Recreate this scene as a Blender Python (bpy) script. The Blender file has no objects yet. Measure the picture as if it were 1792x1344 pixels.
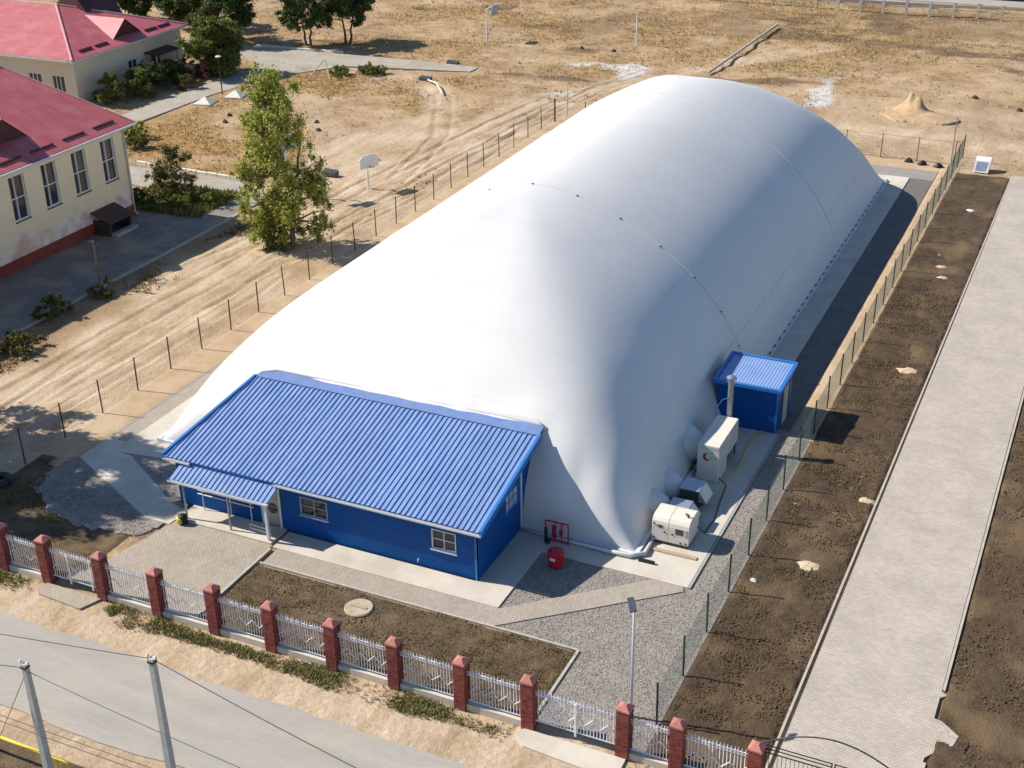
import bpy, math, random
import numpy as np
from mathutils import Vector, Matrix

random.seed(7)
rng = np.random.default_rng(7)
scene = bpy.context.scene
col = scene.collection
RAD = math.radians

# ------------------------------------------------------------------ camera
cam_data = bpy.data.cameras.new("camera")
cam = bpy.data.objects.new("camera", cam_data)
col.objects.link(cam)
right = Vector((0.9058290811652997, 0.42332453368564443, -0.016432129961161446))
up = Vector((-0.17822194763803914, 0.4159736116808818, 0.8917414938003428))
fwd = Vector((-0.3843313844787241, 0.8048368117606168, -0.45224671733432464))
m = Matrix.Identity(4)
for i in range(3):
    m[i][0] = right[i]; m[i][1] = up[i]; m[i][2] = -fwd[i]
m.translation = Vector((0, 0, 32))
cam.matrix_world = m
cam_data.sensor_width = 36.0
cam_data.lens = 2325.25 / 1792 * 36
cam_data.clip_end = 5000
scene.camera = cam

# ------------------------------------------------------------------ light
SUN_ELEV = 38.8
SUN_DIR = Vector((1.0, 0.17, 0.0)).normalized()          # the way shadows fall
world = bpy.data.worlds.new("World")
scene.world = world
world.use_nodes = True
wn = world.node_tree.nodes
wl = world.node_tree.links
for n in list(wn): wn.remove(n)
wo = wn.new("ShaderNodeOutputWorld"); bg = wn.new("ShaderNodeBackground"); sky = wn.new("ShaderNodeTexSky")
sky.sky_type = 'NISHITA'; sky.sun_disc = False
sky.sun_elevation = RAD(SUN_ELEV)
sky.sun_rotation = math.atan2(-SUN_DIR.x, -SUN_DIR.y)
sky.altitude = 700; sky.air_density = 1.0; sky.dust_density = 0.3; sky.ozone_density = 4.0
bg.inputs[1].default_value = 0.085
wl.new(sky.outputs[0], bg.inputs[0]); wl.new(bg.outputs[0], wo.inputs[0])
sun_data = bpy.data.lights.new("sun", 'SUN')
sun_data.energy = 4.2; sun_data.angle = RAD(0.53); sun_data.color = (1.0, 0.935, 0.84)
sun = bpy.data.objects.new("sun", sun_data); col.objects.link(sun)
sd = Vector((SUN_DIR.x * math.cos(RAD(SUN_ELEV)), SUN_DIR.y * math.cos(RAD(SUN_ELEV)), -math.sin(RAD(SUN_ELEV))))
sun.rotation_euler = sd.to_track_quat('-Z', 'Y').to_euler()
sun.location = (-60, 0, 60)
scene.view_settings.view_transform = 'Standard'
scene.view_settings.look = 'None'
scene.view_settings.exposure = 0.85
scene.view_settings.gamma = 1.0
scene.view_settings.use_curve_mapping = False
scene.render.engine = 'CYCLES'
scene.cycles.use_denoising = True
scene.cycles.max_bounces = 6

# ------------------------------------------------------------------ materials
MATS = {}
def lin(c):
    return tuple((x / 12.92 if x <= 0.04045 else ((x + 0.055) / 1.055) ** 2.4) for x in c)
def mat(name, c, c2=None, rough=0.8, scale=2.0, bump=0.0, bscale=25.0, metal=0.0, var=0.12, spec=0.35,
        detail=6.0, speck=None, speck_scale=60.0, speck_amt=0.4, stretch=None, patch=None, patch_scale=0.25, patch_amt=0.5, attr=None, rand=0.0):
    """procedural material; colours are linear albedo"""
    if name in MATS: return MATS[name]
    mt = bpy.data.materials.new(name); mt.use_nodes = True
    nt = mt.node_tree; N = nt.nodes; L = nt.links
    b = N["Principled BSDF"]
    tc = N.new("ShaderNodeTexCoord"); vec = tc.outputs['Object']
    if rand:
        vec = N.new('ShaderNodeNewGeometry').outputs['Position']
    if stretch:
        mp = N.new("ShaderNodeMapping"); mp.inputs['Scale'].default_value = stretch
        L.new(vec, mp.inputs[0]); vec = mp.outputs[0]
    if c2 is None: c2 = tuple(min(1, x * (1 + var)) for x in c); c = tuple(x * (1 - var) for x in c)
    no = N.new("ShaderNodeTexNoise"); no.inputs['Scale'].default_value = scale; no.inputs['Detail'].default_value = detail
    no.inputs['Roughness'].default_value = 0.65
    L.new(vec, no.inputs['Vector'])
    rp = N.new("ShaderNodeValToRGB"); rp.color_ramp.elements[0].position = 0.32; rp.color_ramp.elements[1].position = 0.68
    rp.color_ramp.elements[0].color = (*c, 1); rp.color_ramp.elements[1].color = (*c2, 1)
    L.new(no.outputs['Fac'], rp.inputs[0])
    out = rp.outputs[0]
    def mix(a, bcol, fac, mode='MIX'):
        mx = N.new("ShaderNodeMix"); mx.data_type = 'RGBA'; mx.blend_type = mode
        if isinstance(fac, float): mx.inputs[0].default_value = fac
        else: L.new(fac, mx.inputs[0])
        L.new(a, mx.inputs[6])
        if isinstance(bcol, tuple): mx.inputs[7].default_value = (*bcol, 1)
        else: L.new(bcol, mx.inputs[7])
        return mx.outputs[2]
    if rand:
        oi = N.new('ShaderNodeObjectInfo'); rm_ = N.new('ShaderNodeMapRange'); rm_.inputs[3].default_value = 1-rand; rm_.inputs[4].default_value = 1+rand
        L.new(oi.outputs['Random'], rm_.inputs[0]); out = mix(out, rm_.outputs[0], 1.0, 'MULTIPLY')
    if attr:
        at = N.new("ShaderNodeAttribute"); at.attribute_name = attr
        out = mix(out, at.outputs['Color'], 1.0, 'MULTIPLY')
    if patch:
        pn = N.new("ShaderNodeTexNoise"); pn.inputs['Scale'].default_value = patch_scale; pn.inputs['Detail'].default_value = 5
        L.new(tc.outputs['Object'], pn.inputs['Vector'])
        pr = N.new("ShaderNodeMapRange"); pr.inputs[1].default_value = 0.48; pr.inputs[2].default_value = 0.66; pr.inputs[4].default_value = patch_amt
        L.new(pn.outputs['Fac'], pr.inputs[0]); out = mix(out, patch, pr.outputs[0])
    if speck:
        vo = N.new("ShaderNodeTexVoronoi"); vo.inputs['Scale'].default_value = speck_scale
        L.new(vec, vo.inputs['Vector'])
        sep = N.new("ShaderNodeSeparateColor"); L.new(vo.outputs['Color'], sep.inputs[0])
        sr = N.new("ShaderNodeMapRange"); sr.inputs[1].default_value = 0.0; sr.inputs[2].default_value = 1.0; sr.inputs[4].default_value = speck_amt
        L.new(sep.outputs[0], sr.inputs[0]); out = mix(out, speck, sr.outputs[0])
    L.new(out, b.inputs['Base Color'])
    b.inputs['Roughness'].default_value = rough; b.inputs['Metallic'].default_value = metal
    b.inputs['Specular IOR Level'].default_value = spec
    if bump > 0:
        bn = N.new("ShaderNodeTexNoise"); bn.inputs['Scale'].default_value = bscale; bn.inputs['Detail'].default_value = 5
        L.new(vec, bn.inputs['Vector'])
        bp = N.new("ShaderNodeBump"); bp.inputs['Strength'].default_value = 1.0; bp.inputs['Distance'].default_value = bump
        L.new(bn.outputs['Fac'], bp.inputs['Height']); L.new(bp.outputs[0], b.inputs['Normal'])
    MATS[name] = mt
    return mt

def paver_mat(name, c, c2, joint, bw=0.2, bh=0.1, rot=0.0):
    mt = bpy.data.materials.new(name); mt.use_nodes = True
    N = mt.node_tree.nodes; L = mt.node_tree.links; b = N["Principled BSDF"]
    tc = N.new("ShaderNodeTexCoord"); mp = N.new("ShaderNodeMapping"); mp.inputs['Rotation'].default_value = (0, 0, rot)
    L.new(tc.outputs['Object'], mp.inputs[0])
    br = N.new("ShaderNodeTexBrick"); br.inputs['Scale'].default_value = 1.0
    br.inputs['Brick Width'].default_value = bw; br.inputs['Row Height'].default_value = bh
    br.inputs['Mortar Size'].default_value = 0.006; br.inputs['Color1'].default_value = (*c, 1); br.inputs['Color2'].default_value = (*c2, 1)
    br.inputs['Mortar'].default_value = (*joint, 1)
    L.new(mp.outputs[0], br.inputs['Vector'])
    no = N.new("ShaderNodeTexNoise"); no.inputs['Scale'].default_value = 0.55; no.inputs['Detail'].default_value = 7
    no.inputs['Roughness'].default_value = 0.7
    L.new(tc.outputs['Object'], no.inputs['Vector'])
    mr = N.new("ShaderNodeMapRange"); mr.inputs[1].default_value = 0.3; mr.inputs[2].default_value = 0.7; mr.inputs[3].default_value = 0.85; mr.inputs[4].default_value = 1.09
    L.new(no.outputs['Fac'], mr.inputs[0])
    mx = N.new("ShaderNodeMix"); mx.data_type = 'RGBA'; mx.blend_type = 'MULTIPLY'; mx.inputs[0].default_value = 1
    L.new(br.outputs['Color'], mx.inputs[6]); L.new(mr.outputs[0], mx.inputs[7]); L.new(mx.outputs[2], b.inputs['Base Color'])
    b.inputs['Roughness'].default_value = 0.85; b.inputs['Specular IOR Level'].default_value = 0.25
    bp = N.new("ShaderNodeBump"); bp.inputs['Distance'].default_value = 0.006; bp.invert = True
    L.new(br.outputs['Fac'], bp.inputs['Height']); L.new(bp.outputs[0], b.inputs['Normal'])
    MATS[name] = mt
    return mt

# ------------------------------------------------------------------ mesh helpers
class MB:
    def __init__(s): s.v = []; s.f = []
    def quad(s, a, b, c, d):
        n = len(s.v); s.v += [tuple(a), tuple(b), tuple(c), tuple(d)]; s.f.append((n, n+1, n+2, n+3)); return s
    def tri(s, a, b, c):
        n = len(s.v); s.v += [tuple(a), tuple(b), tuple(c)]; s.f.append((n, n+1, n+2)); return s
    def hexa(s, p):
        n = len(s.v); s.v += [tuple(q) for q in p]
        for q in ((0,3,2,1),(4,5,6,7),(0,1,5,4),(1,2,6,5),(2,3,7,6),(3,0,4,7)): s.f.append(tuple(n+i for i in q))
        return s
    def box(s, x0, x1, y0, y1, z0, z1):
        return s.hexa([(x0,y0,z0),(x1,y0,z0),(x1,y1,z0),(x0,y1,z0),(x0,y0,z1),(x1,y0,z1),(x1,y1,z1),(x0,y1,z1)])
    def cbox(s, x0, x1, y0, y1, z0, z1, c=0.02):
        """box with chamfered top and vertical edges"""
        def ring(d, z):
            e = d + c
            return [(x0+e,y0+d,z),(x1-e,y0+d,z),(x1-d,y0+e,z),(x1-d,y1-e,z),(x1-e,y1-d,z),(x0+e,y1-d,z),(x0+d,y1-e,z),(x0+d,y0+e,z)]
        n = len(s.v); s.v += ring(0, z0) + ring(0, z1-c) + ring(c, z1)
        for k in (0, 8):
            for i in range(8):
                j = (i+1) % 8; s.f.append((n+k+i, n+k+j, n+k+8+j, n+k+8+i))
        s.f.append(tuple(n+16+i for i in range(8))); s.f.append(tuple(n+7-i for i in range(8)))
        return s
    def prism(s, poly, z0, z1):
        n = len(s.v); k = len(poly)
        s.v += [(p[0], p[1], z0) for p in poly] + [(p[0], p[1], z1) for p in poly]
        s.f.append(tuple(n+k+i for i in range(k))); s.f.append(tuple(n+k-1-i for i in range(k)))
        for i in range(k):
            j = (i+1) % k; s.f.append((n+i, n+j, n+k+j, n+k+i))
        return s
    def tube(s, p0, p1, r0, r1=None, k=8, caps=True):
        return s.path([p0, p1], [r0, r0 if r1 is None else r1], k, caps)
    def path(s, pts, rad, k=8, caps=True):
        pts = [Vector(p) for p in pts]
        if not isinstance(rad, (list, tuple)): rad = [rad] * len(pts)
        n = len(s.v); last = None
        for i, p in enumerate(pts):
            d = (pts[min(i+1, len(pts)-1)] - pts[max(i-1, 0)]).normalized()
            if last is None:
                a = d.orthogonal().normalized()
            else:
                a = (last - d * last.dot(d)).normalized()
            last = a; b = d.cross(a)
            for j in range(k):
                t = 2 * math.pi * j / k + math.pi / k
                s.v.append(tuple(p + a * (rad[i] * math.cos(t)) + b * (rad[i] * math.sin(t))))
        for i in range(len(pts)-1):
            for j in range(k):
                q = (j+1) % k
                s.f.append((n+i*k+j, n+i*k+q, n+(i+1)*k+q, n+(i+1)*k+j))
        if caps:
            s.f.append(tuple(n+k-1-j for j in range(k))); e = n + (len(pts)-1)*k
            s.f.append(tuple(e+j for j in range(k)))
        return s
    def lathe(s, c, prof, k=16):
        """prof: (radius, z) pairs from bottom to top"""
        n = len(s.v)
        for r, z in prof:
            for j in range(k):
                t = 2*math.pi*j/k; s.v.append((c[0]+r*math.cos(t), c[1]+r*math.sin(t), c[2]+z))
        for i in range(len(prof)-1):
            for j in range(k):
                q = (j+1) % k; s.f.append((n+i*k+j, n+i*k+q, n+(i+1)*k+q, n+(i+1)*k+j))
        s.f.append(tuple(n+k-1-j for j in range(k))); e = n+(len(prof)-1)*k; s.f.append(tuple(e+j for j in range(k)))
        return s
    def mesh(s, name, mt, off=(0,0,0), smooth=False):
        me = bpy.data.meshes.new(name)
        me.from_pydata([(x-off[0], y-off[1], z-off[2]) for x, y, z in s.v], [], s.f)
        if mt: me.materials.append(mt if not isinstance(mt, str) else MATS[mt])
        if smooth: me.polygons.foreach_set('use_smooth', [True]*len(me.polygons))
        me.update()
        return me
    def build(s, name, mt, parent=None, smooth=False, loc=None, kind=None):
        """one mesh object; vertices given in world space; the object's origin is its parent's, or loc"""
        off = wloc(parent) if parent else Vector((0,0,0))
        o = bpy.data.objects.new(name, s.mesh(name, mt, off + Vector(loc or (0,0,0)), smooth))
        col.objects.link(o); o.location = loc or (0,0,0)
        if parent: o.parent = parent
        if kind: o['kind'] = kind
        return o
def wloc(o):
    p = Vector((0,0,0))
    while o: p = p + o.location; o = o.parent
    return p
def tag(o, label=None, cat=None, group=None, kind=None):
    if label: o['label'] = label
    if cat: o['category'] = cat
    if group: o['group'] = group
    if kind: o['kind'] = kind
    return o
def thing(name, loc, label, cat, group=None, rz=0):
    o = bpy.data.objects.new(name, None); col.objects.link(o); o.location = loc; o.rotation_euler = (0,0,rz)
    o.empty_display_size = 0.3
    return tag(o, label, cat, group)
def inst(name, data, parent, loc=(0,0,0), rot=(0,0,0), scale=(1,1,1)):
    o = bpy.data.objects.new(name, data); col.objects.link(o); o.parent = parent; o.location = loc; o.rotation_euler = rot; o.scale = scale
    return o
def copy_tree(o, parent=None):
    c = o.copy(); col.objects.link(c); c.parent = parent
    for ch in list(o.children): copy_tree(ch, c)
    return c
ORD = ['first','second','third','fourth','fifth','sixth','seventh','eighth','ninth','tenth','eleventh','twelfth','thirteenth','fourteenth']

def vnoise(x, y, cell, seed):
    """smooth value noise on arrays, 0..1"""
    r = np.random.default_rng(seed).random((256, 256))
    fx = x / cell; fy = y / cell
    ix = np.floor(fx).astype(int); iy = np.floor(fy).astype(int)
    tx = fx - ix; ty = fy - iy
    tx = tx*tx*(3-2*tx); ty = ty*ty*(3-2*ty)
    g = lambda a, b: r[a % 256, b % 256]
    return (g(ix,iy)*(1-tx)+g(ix+1,iy)*tx)*(1-ty) + (g(ix,iy+1)*(1-tx)+g(ix+1,iy+1)*tx)*ty
def fbm(x, y, cell, seed, octv=4):
    t = 0; a = 0.5; tot = 0
    for i in range(octv):
        t = t + a * vnoise(x, y, cell / 2**i, seed + i); tot += a; a *= 0.5
    return t / tot
def sstep(a, b, v):
    t = np.clip((v - a) / (b - a), 0, 1); return t*t*(3-2*t)
def seg_dist(x, y, pts):
    d = np.full(np.shape(x), 1e9)
    for (x0, y0), (x1, y1) in zip(pts[:-1], pts[1:]):
        dx, dy = x1-x0, y1-y0; t = np.clip(((x-x0)*dx+(y-y0)*dy)/(dx*dx+dy*dy), 0, 1)
        d = np.minimum(d, np.hypot(x-x0-t*dx, y-y0-t*dy))
    return d
def grid_mesh(name, X, Y, Z, mt, attr=None, smooth=True):
    nx, ny = X.shape
    v = np.stack([X, Y, Z], -1).reshape(-1, 3)
    i = np.arange(nx*ny).reshape(nx, ny)
    f = np.stack([i[:-1,:-1], i[1:,:-1], i[1:,1:], i[:-1,1:]], -1).reshape(-1, 4)
    return np_mesh(name, v, f, mt, attr, smooth)
def np_mesh(name, v, f, mt, attr=None, smooth=False, face_attr=None):
    me = bpy.data.meshes.new(name); k = f.shape[1]
    me.vertices.add(len(v)); me.vertices.foreach_set('co', np.asarray(v, np.float32).ravel())
    me.loops.add(f.size); me.loops.foreach_set('vertex_index', f.astype(np.int32).ravel())
    me.polygons.add(len(f)); me.polygons.foreach_set('loop_start', np.arange(0, f.size, k, dtype=np.int32))
    me.polygons.foreach_set('loop_total', np.full(len(f), k, np.int32))
    if smooth: me.polygons.foreach_set('use_smooth', np.ones(len(f), bool))
    me.materials.append(mt)
    if attr is not None:
        a = me.color_attributes.new('zone', 'FLOAT_COLOR', 'POINT'); a.data.foreach_set('color', np.asarray(attr, np.float32).ravel())
    if face_attr is not None:
        a = me.attributes.new('tint', 'FLOAT_COLOR', 'FACE'); a.data.foreach_set('color', np.asarray(face_attr, np.float32).ravel())
    me.update(calc_edges=True); me.validate()
    return me
def link_mesh(name, me, parent=None, kind=None):
    o = bpy.data.objects.new(name, me); col.objects.link(o)
    if parent: o.parent = parent
    if kind: o['kind'] = kind
    return o

# ------------------------------------------------------------------ palette
mat('concrete', (0.46,0.41,0.335), (0.56,0.51,0.43), rough=0.85, scale=0.7, bump=0.003, bscale=40, patch=(0.33,0.29,0.23), patch_scale=0.5, patch_amt=0.4)
mat('concrete_grey', (0.27,0.26,0.235), (0.36,0.345,0.31), rough=0.85, scale=1.2, bump=0.003, bscale=40)
mat('kerb_stone', (0.34,0.305,0.25), (0.46,0.42,0.35), rough=0.85, scale=3, bump=0.004, bscale=30)
mat('asphalt_pale', (0.305,0.28,0.243), (0.385,0.355,0.31), rough=0.9, scale=0.9, detail=10, stretch=(0.22,1.3,1), bump=0.004, bscale=40, speck=(0.22,0.205,0.18), speck_scale=26, speck_amt=0.25, patch=(0.43,0.35,0.26), patch_scale=0.3, patch_amt=0.6)
mat('asphalt_old', (0.15,0.135,0.12), (0.24,0.21,0.18), rough=0.95, scale=1.4, detail=9, stretch=(1.2,0.5,1), bump=0.012, bscale=12, patch=(0.33,0.265,0.19), patch_scale=0.45, patch_amt=0.8)
mat('path_dirt', (0.30,0.27,0.225), (0.38,0.345,0.285), rough=0.95, scale=0.8, bump=0.006, bscale=30, patch=(0.3,0.225,0.14), patch_scale=0.35, patch_amt=0.6)
mat('gravel', (0.155,0.138,0.12), (0.245,0.22,0.19), rough=0.95, scale=1.1, bump=0.02, bscale=26, speck=(0.40,0.365,0.32), speck_scale=30, speck_amt=0.6)
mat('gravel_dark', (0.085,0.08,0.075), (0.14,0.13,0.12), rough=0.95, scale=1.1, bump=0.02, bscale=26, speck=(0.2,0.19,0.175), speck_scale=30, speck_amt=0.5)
mat('pebble', (0.2,0.185,0.165), (0.36,0.33,0.285), rough=0.9, scale=5, attr='tint')
mat('soil_dark', (0.036,0.022,0.0115), (0.088,0.056,0.029), rough=1.0, scale=2.6, detail=9, bump=0.05, bscale=9, patch=(0.15,0.1,0.05), patch_scale=0.4, patch_amt=0.8, speck=(0.125,0.086,0.046), speck_scale=11, speck_amt=0.3)
mat('soil_brown', (0.05,0.033,0.017), (0.115,0.078,0.04), rough=1.0, scale=2.2, detail=9, bump=0.05, bscale=9, patch=(0.19,0.13,0.065), patch_scale=0.8, patch_amt=0.65, speck=(0.16,0.115,0.062), speck_scale=11, speck_amt=0.3)
mat('clod', (0.075,0.05,0.028), (0.135,0.094,0.053), rough=1.0, scale=5, attr='tint')
mat('sand', (0.36,0.25,0.145), (0.47,0.34,0.21), rough=1.0, scale=0.8, bump=0.02, bscale=10, patch=(0.5,0.39,0.26), patch_scale=0.3, patch_amt=0.5)
mat('dry_grass', (1,1,1), rough=1.0, var=0.1, attr='tint', spec=0.1)
paver_mat('paver_path', (0.485,0.425,0.352), (0.415,0.36,0.295), (0.31,0.262,0.21))
paver_mat('paver_walk', (0.40,0.345,0.28), (0.335,0.29,0.235), (0.24,0.205,0.165), rot=math.pi/2)
paver_mat('paver_plaza', (0.41,0.35,0.275), (0.345,0.295,0.23), (0.23,0.195,0.15), rot=math.pi/2)
mat('white_metal', (0.58,0.57,0.57), (0.72,0.72,0.73), rough=0.5, scale=6, spec=0.35, rand=0.06)
mat('pillar_brick', (0.15,0.03,0.024), (0.25,0.06,0.045), rough=0.85, scale=6, bump=0.003, bscale=60, rand=0.16, patch=(0.34,0.17,0.13), patch_scale=2.0, patch_amt=0.3)
mat('pillar_core', (0.13,0.05,0.042), rough=0.95)
mat('pillar_cap', (0.30,0.105,0.085), (0.43,0.18,0.145), rough=0.8, scale=4, bump=0.003, rand=0.12)
mat('plinth', (0.46,0.40,0.31), (0.58,0.51,0.41), rough=0.9, scale=2, bump=0.006, bscale=20)

def ground_material():
    mt = bpy.data.materials.new('steppe'); mt.use_nodes = True
    N = mt.node_tree.nodes; L = mt.node_tree.links; b = N["Principled BSDF"]
    tc = N.new("ShaderNodeTexCoord"); at = N.new("ShaderNodeAttribute"); at.attribute_name = 'zone'
    sep = N.new("ShaderNodeSeparateColor"); L.new(at.outputs['Color'], sep.inputs[0])
    def noise(scale, detail=6, rough=0.65, st=None):
        no = N.new("ShaderNodeTexNoise"); no.inputs['Scale'].default_value = scale; no.inputs['Detail'].default_value = detail
        no.inputs['Roughness'].default_value = rough
        v = tc.outputs['Object']
        if st:
            mp = N.new("ShaderNodeMapping"); mp.inputs['Scale'].default_value = st; L.new(v, mp.inputs[0]); v = mp.outputs[0]
        L.new(v, no.inputs['Vector']); return no.outputs['Fac']
    def ramp(f, stops):
        r = N.new("ShaderNodeValToRGB"); e = r.color_ramp.elements
        e[0].position, e[0].color = stops[0][0], (*stops[0][1], 1); e[1].position, e[1].color = stops[-1][0], (*stops[-1][1], 1)
        for p, c in stops[1:-1]:
            q = e.new(p); q.color = (*c, 1)
        L.new(f, r.inputs[0]); return r.outputs[0]
    def mix(a, c, f):
        x = N.new("ShaderNodeMix"); x.data_type = 'RGBA'; L.new(f, x.inputs[0]); L.new(a, x.inputs[6]); L.new(c, x.inputs[7]); return x.outputs[2]
    field = ramp(noise(0.22, 9, 0.72), [(0.3,(0.18,0.112,0.06)),(0.44,(0.31,0.21,0.115)),(0.55,(0.40,0.285,0.168)),(0.7,(0.48,0.36,0.23))])
    gold = ramp(noise(0.5, 8, 0.75), [(0.32,(0.17,0.098,0.036)),(0.5,(0.33,0.2,0.075)),(0.66,(0.44,0.29,0.12))])
    sand = ramp(noise(0.45, 9, 0.7, (1.6,0.55,1)), [(0.3,(0.29,0.2,0.12)),(0.5,(0.45,0.34,0.225)),(0.7,(0.56,0.45,0.325))])
    dark = ramp(noise(0.6, 7), [(0.35,(0.075,0.048,0.028)),(0.65,(0.165,0.108,0.06))])
    white = ramp(noise(1.2, 7), [(0.38,(0.42,0.39,0.36)),(0.62,(0.66,0.64,0.62))])
    out = mix(field, gold, sep.outputs[1]); out = mix(out, dark, sep.outputs[2]); out = mix(out, sand, sep.outputs[0]); out = mix(out, white, at.outputs['Alpha'])
    fine = N.new("ShaderNodeMapRange"); fine.inputs[1].default_value = 0.3; fine.inputs[2].default_value = 0.7; fine.inputs[3].default_value = 0.83; fine.inputs[4].default_value = 1.14
    L.new(noise(4.5, 5, 0.7), fine.inputs[0])
    mu = N.new("ShaderNodeMix"); mu.data_type = 'RGBA'; mu.blend_type = 'MULTIPLY'; mu.inputs[0].default_value = 1
    L.new(out, mu.inputs[6]); L.new(fine.outputs[0], mu.inputs[7]); L.new(mu.outputs[2], b.inputs['Base Color'])
    b.inputs['Roughness'].default_value = 1.0; b.inputs['Specular IOR Level'].default_value = 0.1
    bp = N.new("ShaderNodeBump"); bp.inputs['Distance'].default_value = 0.09; L.new(noise(2.4, 8, 0.7), bp.inputs['Height']); L.new(bp.outputs[0], b.inputs['Normal'])
    MATS['steppe'] = mt
    return mt
ground_material()

# ------------------------------------------------------------------ ground
def stretch_axis(a, b, step, far):
    core = np.arange(a, b + step/2, step); out = [far]; g = step; lo = []; hi = []
    x = a
    while x > -far: g *= 1.35; x -= g; lo.append(x)
    x = b; g = step
    while x < far: g *= 1.35; x += g; hi.append(x)
    return np.concatenate([lo[::-1], core, hi])
gx = stretch_axis(-125, 25, 0.42, 900.0); gx = np.concatenate([gx[gx < -61], np.arange(-61, -44, 0.16), gx[gx > -43.9]]); gy = stretch_axis(18, 190, 0.38, 1200.0)
GX, GY = np.meshgrid(gx, gy, indexing='ij')
wx = GX + 5*(fbm(GX, GY, 9, 11)-0.5); wy = GY + 5*(fbm(GX, GY, 9, 23)-0.5)
TRACKS = [[(-50.5,30),(-49.5,55),(-48.3,80),(-47.6,92),(-46.8,110),(-44,124)],
          [(-48.2,30),(-47.6,62),(-49.5,82),(-52.5,97),(-58,108),(-66,115.5)],
          [(-53.5,60),(-52,80),(-50.3,98),(-48.5,112),(-41,126),(-30,140)],
          [(-47,88),(-46.5,104),(-38,114),(-20,112),(0,110)],
          [(-37,120),(-25,124),(-12,128),(8,131)],
          [(-55,84),(-60,90),(-66,99),(-72,104)],
          [(-51.6,30),(-51.0,62),(-50.5,84),(-49.0,99),(-46.6,114)], [(-49.2,30),(-50.2,50),(-49.0,70),(-47.0,84),(-46.4,100)]]
rut = np.zeros_like(GX); lane = np.zeros_like(GX)
for k, t in enumerate(TRACKS):
    d = seg_dist(GX + 0.7*(fbm(GX,GY,4,70+k)-0.5), GY, t)
    wid = 0.72
    amp = (1.0 if k < 4 or k > 5 else 0.5)*(0.3+0.9*sstep(0.3,0.6,fbm(GX,GY,5.0,170+k)))
    rut += (np.exp(-((d-wid)/0.17)**2) - 0.55*np.exp(-((d-wid-0.33)/0.14)**2)) * amp
    lane = np.maximum(lane, (1 - sstep(0.8, 2.6, d)) * (1 if k < 4 or k > 5 else 0.55))
def inbox(x0, x1, y0, y1, e=1.2):
    return sstep(x0-e, x0+e, wx)*(1-sstep(x1-e, x1+e, wx))*sstep(y0-e, y0+e, wy)*(1-sstep(y1-e, y1+e, wy))
compound = ((GX > -46.0) & (GX < 20) & (GY < 104.3)).astype(float)
sand_z = np.clip(inbox(-54,-44,18,84) + inbox(-60,-44,78,101)*0.95 + inbox(-52,-30,96,112)*0.75 + 0.9*lane + inbox(-70,60,26,33.5,0.8) + inbox(-45,-10,99,112)*0.45, 0, 1)
sand_z *= 0.35 + 0.65*sstep(0.3, 0.55, fbm(GX, GY, 3.5, 5))
sand_z = np.maximum(sand_z, inbox(-120,60,18,33.4,0.7)*0.9)
sand_z = np.maximum(sand_z, inbox(-26,2,104,122,3)*0.5)
gold_z = np.clip(inbox(-78,-57,80,114,2.5) + inbox(-95,-20,118,175,6)*0.55 + inbox(-82,-63,74,90,1.5)*0.8, 0, 1) * sstep(0.36, 0.6, fbm(GX, GY, 6, 31))
gold_z *= (1 - 0.9*sand_z)
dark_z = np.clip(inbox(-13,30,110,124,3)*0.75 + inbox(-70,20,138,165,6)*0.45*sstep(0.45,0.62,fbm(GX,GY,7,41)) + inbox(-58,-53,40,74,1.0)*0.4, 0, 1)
dark_z = np.maximum(dark_z, 0.8*sstep(0.64, 0.72, fbm(GX*0.45, GY, 4.0, 77))*sstep(112,118,GY))
salt_z = np.clip(inbox(-53,-45,113,127,1.2) + inbox(-27.5,-25,117,130,0.5), 0, 1) * sstep(0.5, 0.62, fbm(GX, GY, 3.2, 51)) * 0.85
dark_z *= (1 - sand_z)
Z = 0.32*(fbm(GX, GY, 14, 61)-0.5) + 0.34*(fbm(GX*0.7, GY, 2.6, 62, 4)-0.5)*(0.35+0.65*sstep(100,120,GY))
Z -= 0.085*rut
flat = np.maximum(compound, ((GX > -64.5) & (GX < -56.2) & (GY > 30) & (GY < 76)).astype(float))
flat = np.maximum(flat, (GY < 33.2).astype(float)*0.9)
flat = np.maximum(flat, ((GX > -110) & (GX < -79) & (GY > 85) & (GY < 121)).astype(float)*0.85)
flat = np.maximum(flat, (1-sstep(70,76,GY))*0.3)
Z = np.minimum(Z*(1-flat), 0.4) - 0.035
zone = np.stack([sand_z, gold_z, dark_z, salt_z], -1)
g_me = grid_mesh('ground', GX, GY, Z, MATS['steppe'], zone)
tag(link_mesh('ground', g_me), kind='structure')
def ground_z(x, y):
    i = np.clip(np.searchsorted(gx, x)-1, 0, len(gx)-2); j = np.clip(np.searchsorted(gy, y)-1, 0, len(gy)-2)
    return Z[i, j]

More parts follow.
